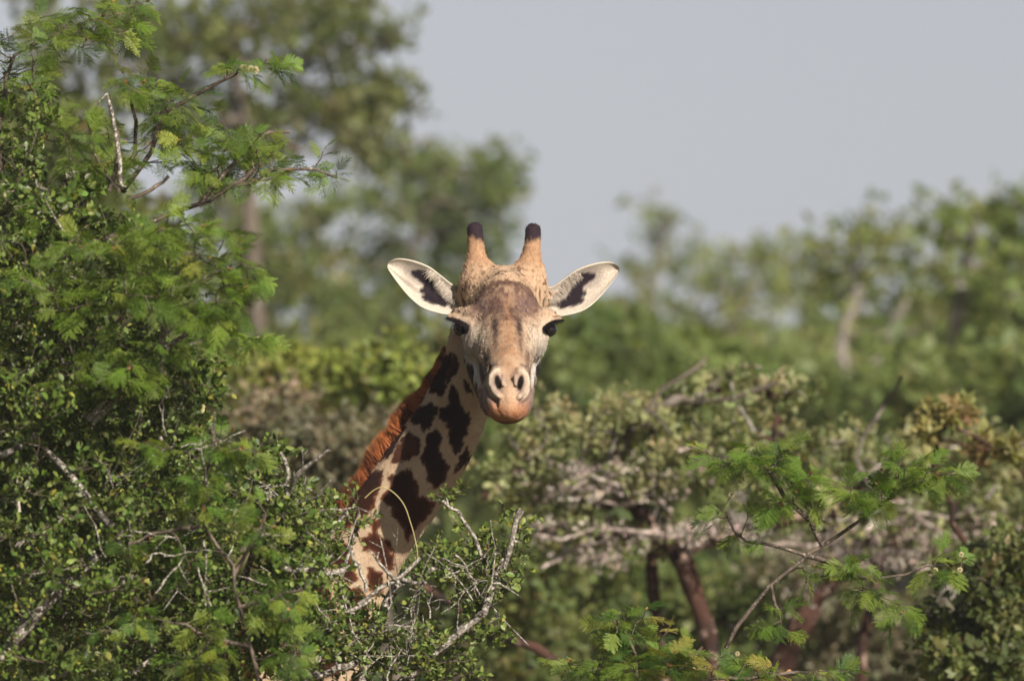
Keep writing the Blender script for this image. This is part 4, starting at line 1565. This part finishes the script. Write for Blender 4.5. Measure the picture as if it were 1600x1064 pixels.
# ---------------------------------------------------------------- acacia sprays on the right
DR = 20.6
b4 = foot(1110, 1064, DR)
feathery_plant(
    23, 'slender acacia with a dark lichened stem and two feathery sprays, right of the giraffe', b4,
    boughs=[
        ([b4, b4 + np.array([0.0, 0, 1.4]), W(1105, 1090, DR), W(1135, 1015, DR), W(1165, 960, DR), W(1205, 915, DR), W(1260, 868, DR), W(1290, 850, DR), W(1340, 815, DR), W(1395, 778, DR), W(1440, 750, DR)], 0.012, 0.0035),
        ([W(1285, 852, DR), W(1270, 820, DR), W(1245, 790, DR), W(1215, 760, DR), W(1190, 720, DR), W(1185, 690, DR)], 0.007, 0.0025),
        ([W(1260, 868, DR), W(1310, 880, DR), W(1350, 905, DR), W(1400, 900, DR), W(1440, 885, DR), W(1490, 885, DR)], 0.005, 0.002),
        ([W(1205, 915, DR), W(1215, 960, DR), W(1225, 985, DR)], 0.004, 0.002),
        ([W(1260, 868, DR), W(1210, 855, DR), W(1160, 840, DR), W(1140, 810, DR)], 0.004, 0.002),
    ],
    blobs=[
        (1180, 710, DR, 66, 34, .12, 18), (1230, 750, DR, 50, 34, .12, 14), (1130, 725, DR, 36, 22, .08, 4), (1195, 780, DR, 34, 26, .1, 6), (1090, 700, DR, 20, 8, .05, 2),
        (1350, 775, DR, 48, 26, .1, 14), (1420, 745, DR, 56, 32, .12, 18), (1470, 740, DR, 40, 24, .1, 7), (1265, 780, DR, 26, 20, .06, 3), (1400, 690, DR, 30, 16, .06, 2),
        (1330, 890, DR, 40, 22, .1, 6), (1360, 920, DR, 34, 22, .1, 5), (1480, 880, DR, 40, 18, .08, 4), (1160, 845, DR, 36, 26, .08, 5), (1215, 970, DR, 30, 24, .1, 4), (1260, 900, DR, 30, 24, .1, 3),
        (1130, 800, DR, 20, 20, .05, 2), (1420, 960, DR, 40, 30, .1, 4),
    ], size=0.078, name='slender_acacia', n_big=300, spacing=0.022, flowers=[(1143, 773, DR - .04, 0.008), (1502, 866, DR - .04, 0.007), (1500, 890, DR - .04, 0.007), (1152, 1021, DR - .04, 0.006), (1462, 890, DR - .04, 0.006)],
    wts=(0.14, 0.42, 0.36, 0.08))

DQ = 20.45
b5 = foot(980, 1064, DQ)
feathery_plant(
    24, 'low spreading feathery acacia with light green fronds below the slender acacia', b5,
    boughs=[
        ([b5, b5 + np.array([0.03, 0, 1.5]), W(985, 1090, DQ), W(1000, 1040, DQ), W(985, 1000, DQ), W(965, 965, DQ)], 0.016, 0.003),
        ([W(985, 1090, DQ), W(1070, 1040, DQ), W(1100, 1010, DQ)], 0.006, 0.003),
        ([W(985, 1090, DQ), W(920, 1040, DQ), W(890, 1030, DQ)], 0.006, 0.003),
        ([W(985, 1090, DQ), W(1150, 1060, DQ), W(1250, 1050, DQ)], 0.006, 0.003),
    ],
    blobs=[
        (960, 980, DQ, 44, 26, .12, 14), (900, 1040, DQ, 40, 20, .1, 9), (1010, 1010, DQ, 60, 26, .12, 14), (1060, 1030, DQ, 50, 30, .12, 12), (960, 1040, DQ, 70, 26, .15, 16),
        (1000, 965, DQ, 24, 14, .06, 3), (1180, 1050, DQ, 60, 18, .1, 8), (1290, 1055, DQ, 50, 20, .1, 7), (1100, 1050, DQ, 60, 20, .1, 8),
    ], size=0.074, name='low_acacia', n_big=200, wts=(0.1, 0.4, 0.42, 0.08))
# ================================================================ trees and scrub further off
_rc = np.random.default_rng(3)
CLUMPS = [t_clump(_rc, 6) for _ in range(5)]
SPRIGS = [t_clump(_rc, 9) for _ in range(5)]


def far_tree(seed, name, label, D, base_px, blobs, pal, wts, leaf=0.12, clumps=11, sig=0.22, trunk_r=0.16, bark=None, fork=0.45, boughs=(), cat='tree', group=None,
             twig_r=0.014, templates=None, twig_bark=None, stems=1, up=0.55):
    """blobs: (px, py, rx, ry, rD, n) of twig ends; the trunk stands under base_px at distance D"""
    rng = np.random.default_rng(seed)
    base = foot(base_px, 1064, D)
    root = thing(name, label, cat, base, group)
    tr, tw = Tubes(), Tubes()
    A = Anchors()
    cs = np.array([W(b[0], b[1], D) for b in blobs])
    top = cs[:, 2].max()
    for k in range(stems):
        fk = np.array([base[0] + rng.normal(0, 0.25) * (stems > 1) + 0.25 * (cs[:, 0].mean() - base[0]), base[1] + rng.normal(0, 0.2), top * fork])
        s0 = base + np.array([rng.normal(0, 0.15) * (stems > 1), rng.normal(0, 0.15) * (stems > 1), 0])
        bough(rng, [s0, s0 * 0.5 + fk * 0.5 + rng.normal(0, 0.08, 3), fk], trunk_r, trunk_r * 0.65, tr, A, n=12, amp=0.01)
    for i, b in enumerate(blobs):
        if boughs and rng.uniform() < 0.3:
            continue
        e = W(b[0] + rng.normal(0, 0.2) * b[2], b[1] + 0.3 * b[3], D + rng.normal(0, 0.4) * b[4])
        k = A.near(e, 0.8)
        a = A.P[k].copy()
        ln = np.linalg.norm(e - a)
        P = [a, a + (e - a) * 0.5 + rng.normal(0, 0.08 * ln, 3), e]
        r0 = min(A.R[k] * 0.7, trunk_r * 0.5)
        bough(rng, P, r0, max(0.012, r0 * 0.3), tr, A, n=12, sides=6, amp=0.012)
    for pts, r0, r1 in boughs:
        bough(rng, pts, r0, r1, tr, A, sides=7, amp=0.006)
    L = Leaves()
    T = templates or CLUMPS
    for (px, py, rx, ry, rd, n) in blobs:
        pts = in_blob(rng, (px, py, D, rx, ry, rd), n)
        for p in pts:
            k = A.near(p, 0.7)
            a = A.P[k].copy()
            ln = np.linalg.norm(p - a)
            m = max(4, min(14, int(ln / 0.12) + 3))
            P = twig_path(rng, a, p, m, 0.14)
            r0 = min(twig_r * (0.5 + ln), A.R[k] * 0.8)
            tw.add(P, np.linspace(r0, 0.003, m), 3)
            if A.n < 59000 - m:
                A.add(P[1:], np.linspace(r0, 0.004, m - 1))
            tcol = tint(rng, 1, pal, wts, 0.2)[0]
            q = clumps
            t = rng.uniform(0.35, 1.0, q) * (m - 1)
            i = np.minimum(t.astype(int), m - 2)
            C = P[i] + (P[i + 1] - P[i]) * (t - i)[:, None] + rng.normal(0, sig, (q, 3)) * np.array([1, 1, 0.7]) * min(1, 0.4 + ln)
            dd = norm(rng.normal(size=(q, 3)) + np.array([0, 0, 0.2]))
            nn = norm(rng.normal(0, 0.8, (q, 3)) + np.array([0.1, -0.2, up]))
            col = 0.6 * tcol + 0.4 * tint(rng, q, pal, wts, 0.22)
            L.add(C, dd, nn, leaf * rng.uniform(0.6, 1.3, q), col, rng.integers(0, len(T), q))
    link('trunk', tr.mesh('trunk', bark or M_GREYBARK, base), root)
    link('twigs', tw.mesh('twigs', twig_bark or bark or M_GREYBARK, base), root, kind='stuff')
    link('crown', bake_leaves('crown', L.arrays(), T, M_FAR, base), root, kind='stuff')
    return root


P_OLIVE = [np.array(c) for c in ((0.119, 0.144, 0.044), (0.073, 0.098, 0.033), (0.171, 0.196, 0.067), (0.224, 0.159, 0.075))]
P_GREEN = [np.array(c) for c in ((0.125, 0.169, 0.049), (0.081, 0.120, 0.038), (0.190, 0.225, 0.074), (0.219, 0.198, 0.087))]
P_BRIGHT = [np.array(c) for c in ((0.154, 0.204, 0.055), (0.103, 0.148, 0.043), (0.226, 0.261, 0.082), (0.278, 0.254, 0.109))]
P_PALE = [np.array(c) for c in ((0.205, 0.228, 0.098), (0.125, 0.152, 0.059), (0.311, 0.323, 0.154), (0.358, 0.303, 0.182))]
P_GREY = [np.array(c) for c in ((0.176, 0.169, 0.105), (0.115, 0.117, 0.070), (0.250, 0.221, 0.154), (0.284, 0.208, 0.154))]
P_YELG = [np.array(c) for c in ((0.203, 0.240, 0.049), (0.128, 0.163, 0.042), (0.311, 0.332, 0.070), (0.216, 0.182, 0.084))]
WT = (0.4, 0.28, 0.24, 0.08)

far_tree(101, 'tall_tree', 'tall blurred olive tree with open airy crown rising behind the feathery acacia', 44, 330, [
    (380, 40, 160, 70, 1.6, 52), (530, 50, 80, 70, 1.2, 32), (230, 90, 130, 80, 1.5, 36), (520, 150, 80, 50, 1.2, 22), (420, 170, 90, 50, 1.2, 20), (120, 40, 120, 70, 1.5, 25),
    (300, 190, 100, 50, 1.2, 17), (560, 200, 60, 34, 1.0, 10), (625, 58, 18, 18, .4, 2), (652, 162, 14, 12, .3, 2), (60, 150, 120, 80, 1.5, 22), (440, 240, 60, 34, 1.0, 8), (330, -120, 260, 90, 1.8, 34), (575, 235, 60, 34, .8, 9), (600, 150, 40, 50, .8, 9), (600, 120, 26, 30, .5, 4)],
    P_OLIVE, (0.45, 0.27, 0.25, 0.03), leaf=0.085, clumps=6, sig=0.125, trunk_r=0.2, fork=0.5, bark=M_DULL)
far_tree(102, 'round_tree', 'blurred green tree with broken crown directly behind the giraffe horns', 54, 610, [
    (700, 262, 100, 36, 1.2, 24), (770, 250, 50, 26, .8, 8), (600, 320, 90, 50, 1.2, 24), (770, 320, 60, 46, 1.0, 22), (690, 350, 70, 50, 1.2, 20), (640, 250, 50, 30, .8, 7),
    (720, 430, 80, 50, 1.2, 24), (620, 450, 80, 50, 1.2, 22), (750, 390, 50, 40, 1, 14), (580, 250, 30, 20, .5, 3), (560, 400, 60, 50, 1.2, 14)],
    P_GREEN, (0.36, 0.42, 0.18, 0.04), leaf=0.085, clumps=6, sig=0.125, trunk_r=0.2, fork=0.55, bark=M_DULL)
far_tree(103, 'spreading_tree', 'blurred green tree with low spreading crown between the acacia and giraffe', 49, 430, [
    (400, 350, 90, 50, 1.2, 27), (470, 410, 90, 46, 1.2, 30), (380, 440, 90, 50, 1.2, 22), (330, 300, 60, 40, 1, 12), (500, 330, 50, 26, .8, 8), (440, 490, 110, 44, 1.2, 22), (560, 480, 70, 50, 1.2, 16), (340, 530, 110, 60, 1.2, 27)],
    P_GREEN, WT, leaf=0.085, clumps=6, sig=0.125, trunk_r=0.17, fork=0.5, bark=M_DULL)
far_tree(104, 'thin_tree', 'small blurred thin topped tree just right of the giraffe ear', 60, 1035, [
    (1040, 325, 40, 22, .6, 3), (1020, 360, 46, 26, .8, 4), (1060, 400, 56, 36, 1, 6), (1000, 430, 50, 40, 1, 6), (1090, 440, 60, 40, 1, 7), (1020, 490, 80, 40, 1.2, 11), (950, 500, 60, 44, 1, 7)],
    P_BRIGHT, WT, leaf=0.085, clumps=6, sig=0.125, trunk_r=0.13, fork=0.55)
far_tree(105, 'bushy_tree', 'blurred bushy green tree between the thin tree and the pale forked trunks', 57, 1180, [
    (1150, 400, 60, 26, .8, 6), (1220, 400, 50, 30, .8, 6), (1170, 450, 90, 40, 1.2, 13), (1250, 460, 70, 44, 1.2, 10), (1120, 510, 80, 44, 1.2, 10), (1210, 530, 90, 50, 1.2, 14), (1260, 380, 30, 20, .5, 2)],
    P_BRIGHT, (0.4, 0.25, 0.22, 0.13), leaf=0.085, clumps=6, sig=0.125, trunk_r=0.16, fork=0.5)
far_tree(106, 'forked_tree', 'large blurred green tree with pale forked grey trunks at the right', 46, 1300, [
    (1330, 345, 46, 24, .7, 4), (1270, 385, 40, 24, .7, 3), (1440, 335, 60, 28, .8, 7), (1370, 400, 80, 36, 1.2, 12), (1460, 400, 80, 46, 1.2, 14), (1340, 470, 90, 50, 1.2, 14), (1440, 490, 100, 50, 1.2, 17), (1290, 440, 50, 40, 1, 5), (1400, 560, 110, 46, 1.2, 15)],
    P_BRIGHT, (0.42, 0.24, 0.24, 0.10), leaf=0.085, clumps=6, sig=0.125, trunk_r=0.13, fork=0.45, bark=M_GREYBARK,
    boughs=[(pxs((1285, 720, 45.3), (1300, 640, 45.3), (1312, 570, 45.3), (1322, 510, 45.4), (1345, 450, 45.5)), 0.055, 0.03),
            (pxs((1290, 690, 45.3), (1330, 620, 45.2), (1365, 575, 45.2), (1392, 520, 45.3), (1420, 460, 45.5)), 0.05, 0.025)])
far_tree(107, 'edge_tree', 'tall dense blurred tree with dark lower crown beside the pale forked trunks', 42, 1580, [
    (1540, 330, 60, 26, .8, 8), (1600, 320, 50, 30, .8, 8), (1560, 390, 80, 46, 1.2, 17), (1580, 470, 80, 60, 1.2, 20), (1520, 450, 60, 50, 1, 10), (1560, 560, 90, 60, 1.2, 20), (1650, 420, 80, 100, 1.2, 17), (1490, 360, 30, 24, .5, 3)],
    P_BRIGHT, (0.4, 0.34, 0.2, 0.06), leaf=0.085, clumps=6, sig=0.125, trunk_r=0.18, fork=0.5)

far_tree(108, 'broad_tree', 'broad dull green tree closing the gaps behind the tall dense thorny shrub', 33, 60, [
    (40, 260, 130, 100, 1.0, 46), (20, 420, 150, 100, 1.0, 46), (180, 400, 120, 90, 1.0, 34), (60, 580, 180, 90, 1.0, 46), (240, 540, 100, 90, 1.0, 28), (100, 760, 220, 110, 1.0, 46), (300, 740, 140, 110, 1.0, 30), (150, 960, 280, 110, 1.0, 50)],
    P_OLIVE, (0.3, 0.5, 0.15, 0.05), leaf=0.11, clumps=11, sig=0.17, trunk_r=0.15, fork=0.45)

# far woodland that reads as one mass
_r = np.random.default_rng(55)
wl_ = Leaves()
nW = 15000
wx = _r.uniform(-260, 1860, nW)
wtop = 575 + 22 * np.sin(wx / 90.0) + 18 * np.sin(wx / 37.0 + 1) - 55 * smooth(1150, 1500, wx)
wy = wtop + (1320 - wtop) * _r.uniform(0, 1, nW) ** 1.3
wd = _r.uniform(64, 82, nW)
wp = np.array([W(a, b, c_) for a, b, c_ in zip(wx, wy, wd)])
wp[:, 2] = np.maximum(wp[:, 2], 0.1)
wl_.add(wp, norm(_r.normal(size=(nW, 3))), norm(_r.normal(0, 0.8, (nW, 3)) + np.array([0.1, -0.2, 0.6])), _r.uniform(0.25, 0.6, nW), tint(_r, nW, P_GREEN, (0.4, 0.35, 0.2, 0.05)), _r.integers(0, 5, nW))
link('far_woodland', bake_leaves('far_woodland', wl_.arrays(), CLUMPS, M_FAR, np.zeros(3)), None, kind='stuff', label='low far green woodland closing the view behind all the thickets', category='woodland')

# hedge of scrub behind everything
for i, (lab, D, px, blobs, pal) in enumerate((
    ('dark green scrub thicket under the low spreading tree', 40, 330, [(250, 600, 140, 60, 1.2, 40), (420, 610, 120, 60, 1.2, 40), (330, 700, 180, 70, 1.2, 50), (160, 700, 160, 90, 1.2, 40)], P_GREEN),
    ('olive scrub thicket behind the giraffe mane', 38, 600, [(540, 620, 100, 60, 1.2, 34), (640, 640, 90, 60, 1.2, 34), (560, 720, 140, 60, 1.2, 46), (700, 560, 60, 46, 1, 18)], P_OLIVE),
    ('dull green thicket behind the giraffe muzzle', 41, 860, [(860, 560, 70, 56, 1.2, 28), (800, 620, 90, 60, 1.2, 36), (900, 620, 90, 60, 1.2, 36), (860, 720, 140, 70, 1.2, 50), (930, 540, 60, 40, 1, 16)], P_GREEN),
    ('green thicket under the thin tree', 43, 1060, [(1010, 570, 90, 50, 1.2, 34), (1110, 590, 90, 56, 1.2, 36), (1060, 680, 150, 70, 1.2, 56), (1180, 640, 90, 60, 1.2, 30)], P_BRIGHT),
    ('dark green thicket below the pale forked trunks', 41, 1330, [(1260, 620, 80, 56, 1.2, 30), (1370, 640, 110, 56, 1.2, 40), (1320, 720, 170, 70, 1.2, 60)], P_GREEN),
    ('deep green thicket below the tall dense tree', 38, 1540, [(1480, 620, 80, 56, 1.2, 34), (1580, 640, 80, 60, 1.2, 36), (1540, 740, 130, 80, 1.2, 56)], P_GREEN),
)):
    far_tree(120 + i, 'thicket', lab, D, px, blobs, pal, (0.36, 0.4, 0.18, 0.06), leaf=0.12, clumps=9, sig=0.2, trunk_r=0.06, fork=0.45, cat='thicket', stems=3, bark=M_GREYBARK)

# nearer shrubs that close the view low down
for i, (lab, D, px, blobs, pal, lf) in enumerate((
    ('shrub with large pale yellow green leaves behind the giraffe mane', 29, 560, [(500, 590, 80, 34, .5, 22), (590, 575, 60, 30, .5, 18), (430, 560, 50, 30, .4, 10), (640, 600, 40, 34, .4, 12), (540, 640, 110, 34, .5, 24), (400, 600, 50, 40, .4, 10)], P_YELG, 0.062),
    ('greyish green shrub below the pale yellow green shrub', 27.5, 500, [(480, 690, 90, 44, .6, 34), (580, 690, 80, 50, .6, 30), (430, 640, 70, 40, .5, 18), (520, 770, 120, 60, .6, 40), (640, 720, 60, 60, .5, 18)], P_GREY, 0.055),
    ('dull green low shrub behind the lichened sprigs', 28.5, 780, [(760, 880, 90, 60, .6, 44), (820, 940, 100, 60, .6, 44), (720, 980, 100, 60, .6, 36), (860, 860, 80, 50, .6, 26), (800, 1040, 150, 50, .6, 40)], P_OLIVE, 0.055),
    ('dark shrub behind the reddish trunk', 30, 1000, [(960, 900, 110, 50, .6, 46), (1080, 930, 100, 50, .6, 40), (940, 980, 120, 60, .6, 50), (1120, 1020, 120, 60, .6, 44), (1180, 920, 80, 50, .6, 26)], P_GREEN, 0.055),
    ('dull grey green shrub under the leaning mottled trunk', 29.5, 1330, [(1330, 960, 90, 56, .6, 40), (1420, 990, 100, 60, .6, 44), (1340, 1050, 140, 50, .6, 44), (1240, 880, 60, 40, .5, 14)], P_GREY, 0.055),
)):
    far_tree(140 + i, 'background_shrub', lab, D, px, blobs, pal, (0.36, 0.32, 0.26, 0.06), leaf=lf, clumps=11, sig=0.085, trunk_r=0.05, fork=0.6, cat='shrub', stems=3, bark=M_TWIG, twig_r=0.008)

# flat-topped tree with reddish trunks and crusted pale branches
DM = 25.6
far_tree(160, 'flat_topped_tree', 'flat topped thorny tree with reddish trunk, pale crusted branches and grey green leaves', DM, 1115, [
    (1000, 640, 90, 36, .5, 19), (1110, 600, 80, 34, .5, 16), (1210, 610, 60, 30, .4, 10), (920, 680, 70, 36, .5, 16), (1060, 690, 110, 36, .5, 23), (1180, 680, 90, 40, .5, 18), (860, 650, 40, 34, .4, 8),
    (860, 740, 80, 40, .5, 15), (980, 740, 110, 34, .5, 21), (880, 810, 80, 34, .5, 14), (1100, 760, 120, 36, .5, 21), (780, 760, 60, 44, .4, 11), (1000, 850, 120, 30, .5, 13), (1290, 690, 80, 40, .5, 14), (1260, 780, 100, 40, .5, 15), (820, 700, 50, 40, .4, 8)],
    P_PALE, (0.40, 0.25, 0.27, 0.08), leaf=0.040, clumps=7, sig=0.055, trunk_r=0.05, bark=M_REDBARK, fork=0.72, twig_r=0.017, twig_bark=M_LICHEN,
    boughs=[(pxs((1118, 1075, DM), (1110, 1010, DM), (1092, 950, DM), (1076, 900, DM), (1055, 862, DM), (1030, 838, DM)), 0.035, 0.024),
            (pxs((1060, 870, DM), (1095, 850, DM), (1140, 838, DM), (1190, 822, DM), (1260, 800, DM)), 0.026, 0.016),
            (pxs((1030, 838, DM), (960, 832, DM), (900, 828, DM), (840, 830, DM)), 0.024, 0.014),
            (pxs((1030, 838, DM), (990, 790, DM), (950, 740, DM - .2)), 0.026, 0.02)])
far_tree(161, 'leaning_tree', 'leaning thorny tree with mottled white and reddish trunk beside the slender acacia', DM + .9, 1180, [
    (1420, 700, 110, 36, .5, 19), (1510, 690, 80, 40, .5, 15), (1360, 830, 90, 36, .5, 13), (1450, 800, 100, 40, .5, 18), (1540, 780, 80, 50, .5, 17), (1330, 740, 80, 36, .5, 14), (1480, 860, 100, 30, .5, 12), (1580, 720, 50, 50, .4, 8)],
    P_PALE, (0.42, 0.32, 0.16, 0.10), leaf=0.040, clumps=7, sig=0.055, trunk_r=0.05, bark=M_REDBARK, fork=0.55, twig_r=0.017, twig_bark=M_LICHEN,
    boughs=[(pxs((1170, 1090, DM + .9), (1215, 1045, DM + .9), (1248, 995, DM + .8), (1262, 945, DM + .8), (1300, 905, DM + .8), (1360, 870, DM + .8), (1440, 820, DM + .8)), 0.05, 0.02),
            (pxs((1300, 905, DM + .8), (1290, 850, DM + .8), (1310, 780, DM + .8), (1370, 738, DM + .8), (1430, 720, DM + .8)), 0.026, 0.012)])


def crusts(seed, parent_name, D, spots):
    """pale crumbly lichen in flakes and knobs on the branches of a tree"""
    rng = np.random.default_rng(seed)
    root = bpy.data.objects[parent_name]
    off = np.array(root.location)
    L = Leaves()
    for (px, py, rx, ry, n) in spots:
        for _ in range(n):
            a = W(px + rng.normal(0, rx * 0.5), py + rng.normal(0, ry * 0.5), D + rng.normal(-0.05, 0.16))
            k = rng.integers(3, 8)
            C = a + rng.normal(0, 1, (k, 3)) * np.array([0.036, 0.02, 0.010])
            col = np.array([0.34, 0.285, 0.255]) * rng.uniform(0.35, 1.25) * rng.uniform(0.8, 1.15, (k, 1)) * (1 + rng.normal(0, 0.05, (k, 3)))
            L.add(C, norm(rng.normal(size=(k, 3))), norm(rng.normal(0, 0.8, (k, 3)) + np.array([0.1, -0.4, 0.6])), rng.uniform(0.010, 0.024, k), np.clip(col, 0, 0.6), rng.integers(0, 5, k))
    link('lichen_crust', bake_leaves('lichen_crust', L.arrays(), SPRIGS, M_CRUST, off), root, kind='stuff')


def limbs(seed, parent_name, D, mat, rows):
    """separate crusted limbs of a tree"""
    rng = np.random.default_rng(seed)
    root = bpy.data.objects[parent_name]
    off = np.array(root.location)
    for r0, r1, pts in rows:
        tb_ = Tubes()
        bough(rng, pxs(*[(x, y, D + rng.normal(0, 0.05)) for x, y in pts]), r0, r1, tb_, None, amp=0.009)
        link('limb', tb_.mesh('limb', mat, off), root)


limbs(1, 'flat_topped_tree', DM - .2, M_DULL, [(0.020, 0.008, [(940, 745), (965, 705), (985, 670), (1030, 640), (1090, 628), (1150, 622), (1215, 600)]), (0.009, 0.005, [(985, 672), (1020, 620), (1075, 585), (1110, 565)]),
                                                (0.008, 0.004, [(1090, 628), (1130, 590), (1190, 575)]), (0.009, 0.005, [(1365, 770), (1340, 700), (1380, 640), (1410, 590)])])
limbs(2, 'flat_topped_tree', DM - .25, M_PALE, [(0.008, 0.005, [(1065, 838), (1000, 830), (920, 828), (845, 840)]), (0.007, 0.004, [(1050, 800), (1005, 778), (940, 748), (885, 762)]), (0.009, 0.005, [(960, 838), (905, 856), (845, 885)]),
                                                (0.007, 0.004, [(1010, 778), (960, 790), (890, 788)]), (0.006, 0.004, [(1060, 705), (1110, 690), (1160, 700)])])
limbs(3, 'leaning_tree', DM + .6, M_PALE, [(0.007, 0.004, [(1140, 842), (1200, 856), (1290, 848), (1350, 830)]), (0.010, 0.006, [(1370, 770), (1440, 812), (1500, 850)]), (0.008, 0.005, [(1350, 832), (1420, 800), (1480, 810), (1560, 800)]), (0.006, 0.004, [(1480, 700), (1540, 685), (1600, 690)])])
crusts(5, 'flat_topped_tree', DM - .1, [(950, 755, 110, 34, 57), (900, 770, 60, 26, 24), (1010, 838, 150, 22, 38), (890, 830, 90, 18, 19), (1080, 725, 90, 22, 13), (1130, 830, 60, 20, 22), (930, 870, 50, 16, 16)])
crusts(6, 'leaning_tree', DM + .7, [(1320, 845, 130, 30, 33), (1420, 820, 90, 34, 19), (1520, 830, 60, 30, 11), (1270, 930, 24, 30, 8), (1400, 880, 90, 20, 22)])

# reddish limb lying low behind the sprigs
rl = thing('fallen_limb', 'bare reddish brown limb leaning low behind the lichened sprigs', 'branch', foot(870, 1064, 24.5))
tb = Tubes()
bough(np.random.default_rng(9), pxs((640, 900, 24.3), (690, 935, 24.3), (745, 968, 24.3), (800, 998, 24.3), (860, 1030, 24.3), (930, 1100, 24.3), (990, 1250, 24.3)) + [foot(1060, 1064, 24.4)], 0.012, 0.026, tb, None)
link('limb', tb.mesh('limb', M_REDBARK, np.array(rl.location)), rl)

# right-hand shrubs nearer than the trees
far_tree(170, 'dark_shrub', 'dark leaved shrub with brown withered leaves at the foot of the leaning tree', 23.2, 1560, [
    (1530, 900, 70, 60, .4, 17), (1590, 960, 60, 70, .4, 15), (1500, 990, 80, 50, .4, 17), (1570, 1050, 90, 40, .4, 17), (1450, 1040, 70, 36, .4, 10), (1590, 870, 40, 40, .3, 6)],
    [np.array(c) for c in ((0.095, 0.125, 0.035), (0.055, 0.072, 0.025), (0.17, 0.185, 0.065), (0.17, 0.095, 0.05))], (0.36, 0.28, 0.28, 0.06), leaf=0.05, clumps=14, sig=0.06, trunk_r=0.03, fork=0.6, cat='shrub', stems=3, bark=M_TWIG, twig_r=0.006)
far_tree(171, 'yellowing_shrub', 'twiggy shrub with yellow and rust coloured leaves above the leaning tree', 24.2, 1540, [
    (1450, 655, 22, 22, .1, 4), (1495, 650, 24, 24, .1, 5), (1520, 690, 26, 16, .1, 2), (1560, 700, 40, 24, .2, 4)],
    [np.array(c) for c in ((0.24, 0.23, 0.08), (0.22, 0.14, 0.065), (0.22, 0.24, 0.09), (0.14, 0.09, 0.05))], (0.35, 0.25, 0.25, 0.15), leaf=0.05, clumps=11, sig=0.035, trunk_r=0.016, fork=0.9, cat='shrub', bark=M_REDBARK, twig_r=0.005,
    boughs=[(pxs((1640, 800, 24.2), (1590, 730, 24.2), (1545, 690, 24.2), (1500, 665, 24.2)), 0.009, 0.004), (pxs((1560, 705, 24.2), (1480, 690, 24.2), (1440, 680, 24.2)), 0.005, 0.003)])

# light haze in the air round the whole place
hz, hnt, hout = mat_new('thin haze')
hv = hnt.nodes.new('ShaderNodeVolumePrincipled')
hv.inputs['Color'].default_value = (0.93, 0.94, 1.0, 1)
hv.inputs['Density'].default_value = HAZE
hv.inputs['Anisotropy'].default_value = 0.0
hnt.links.new(hv.outputs[0], hout.inputs['Volume'])
bx0, bx1 = np.array([-4100, -700, -1.0]), np.array([4100, 5100, 16.0])
hvv = np.array([[(bx0, bx1)[i][0], (bx0, bx1)[j][1], (bx0, bx1)[k][2]] for i in (0, 1) for j in (0, 1) for k in (0, 1)])
hf = np.array([(0, 1, 3, 2), (4, 6, 7, 5), (0, 4, 5, 1), (2, 3, 7, 6), (0, 2, 6, 4), (1, 5, 7, 3)])
link('haze', make_mesh('haze', hvv, hf, hz, False), None, kind='stuff')
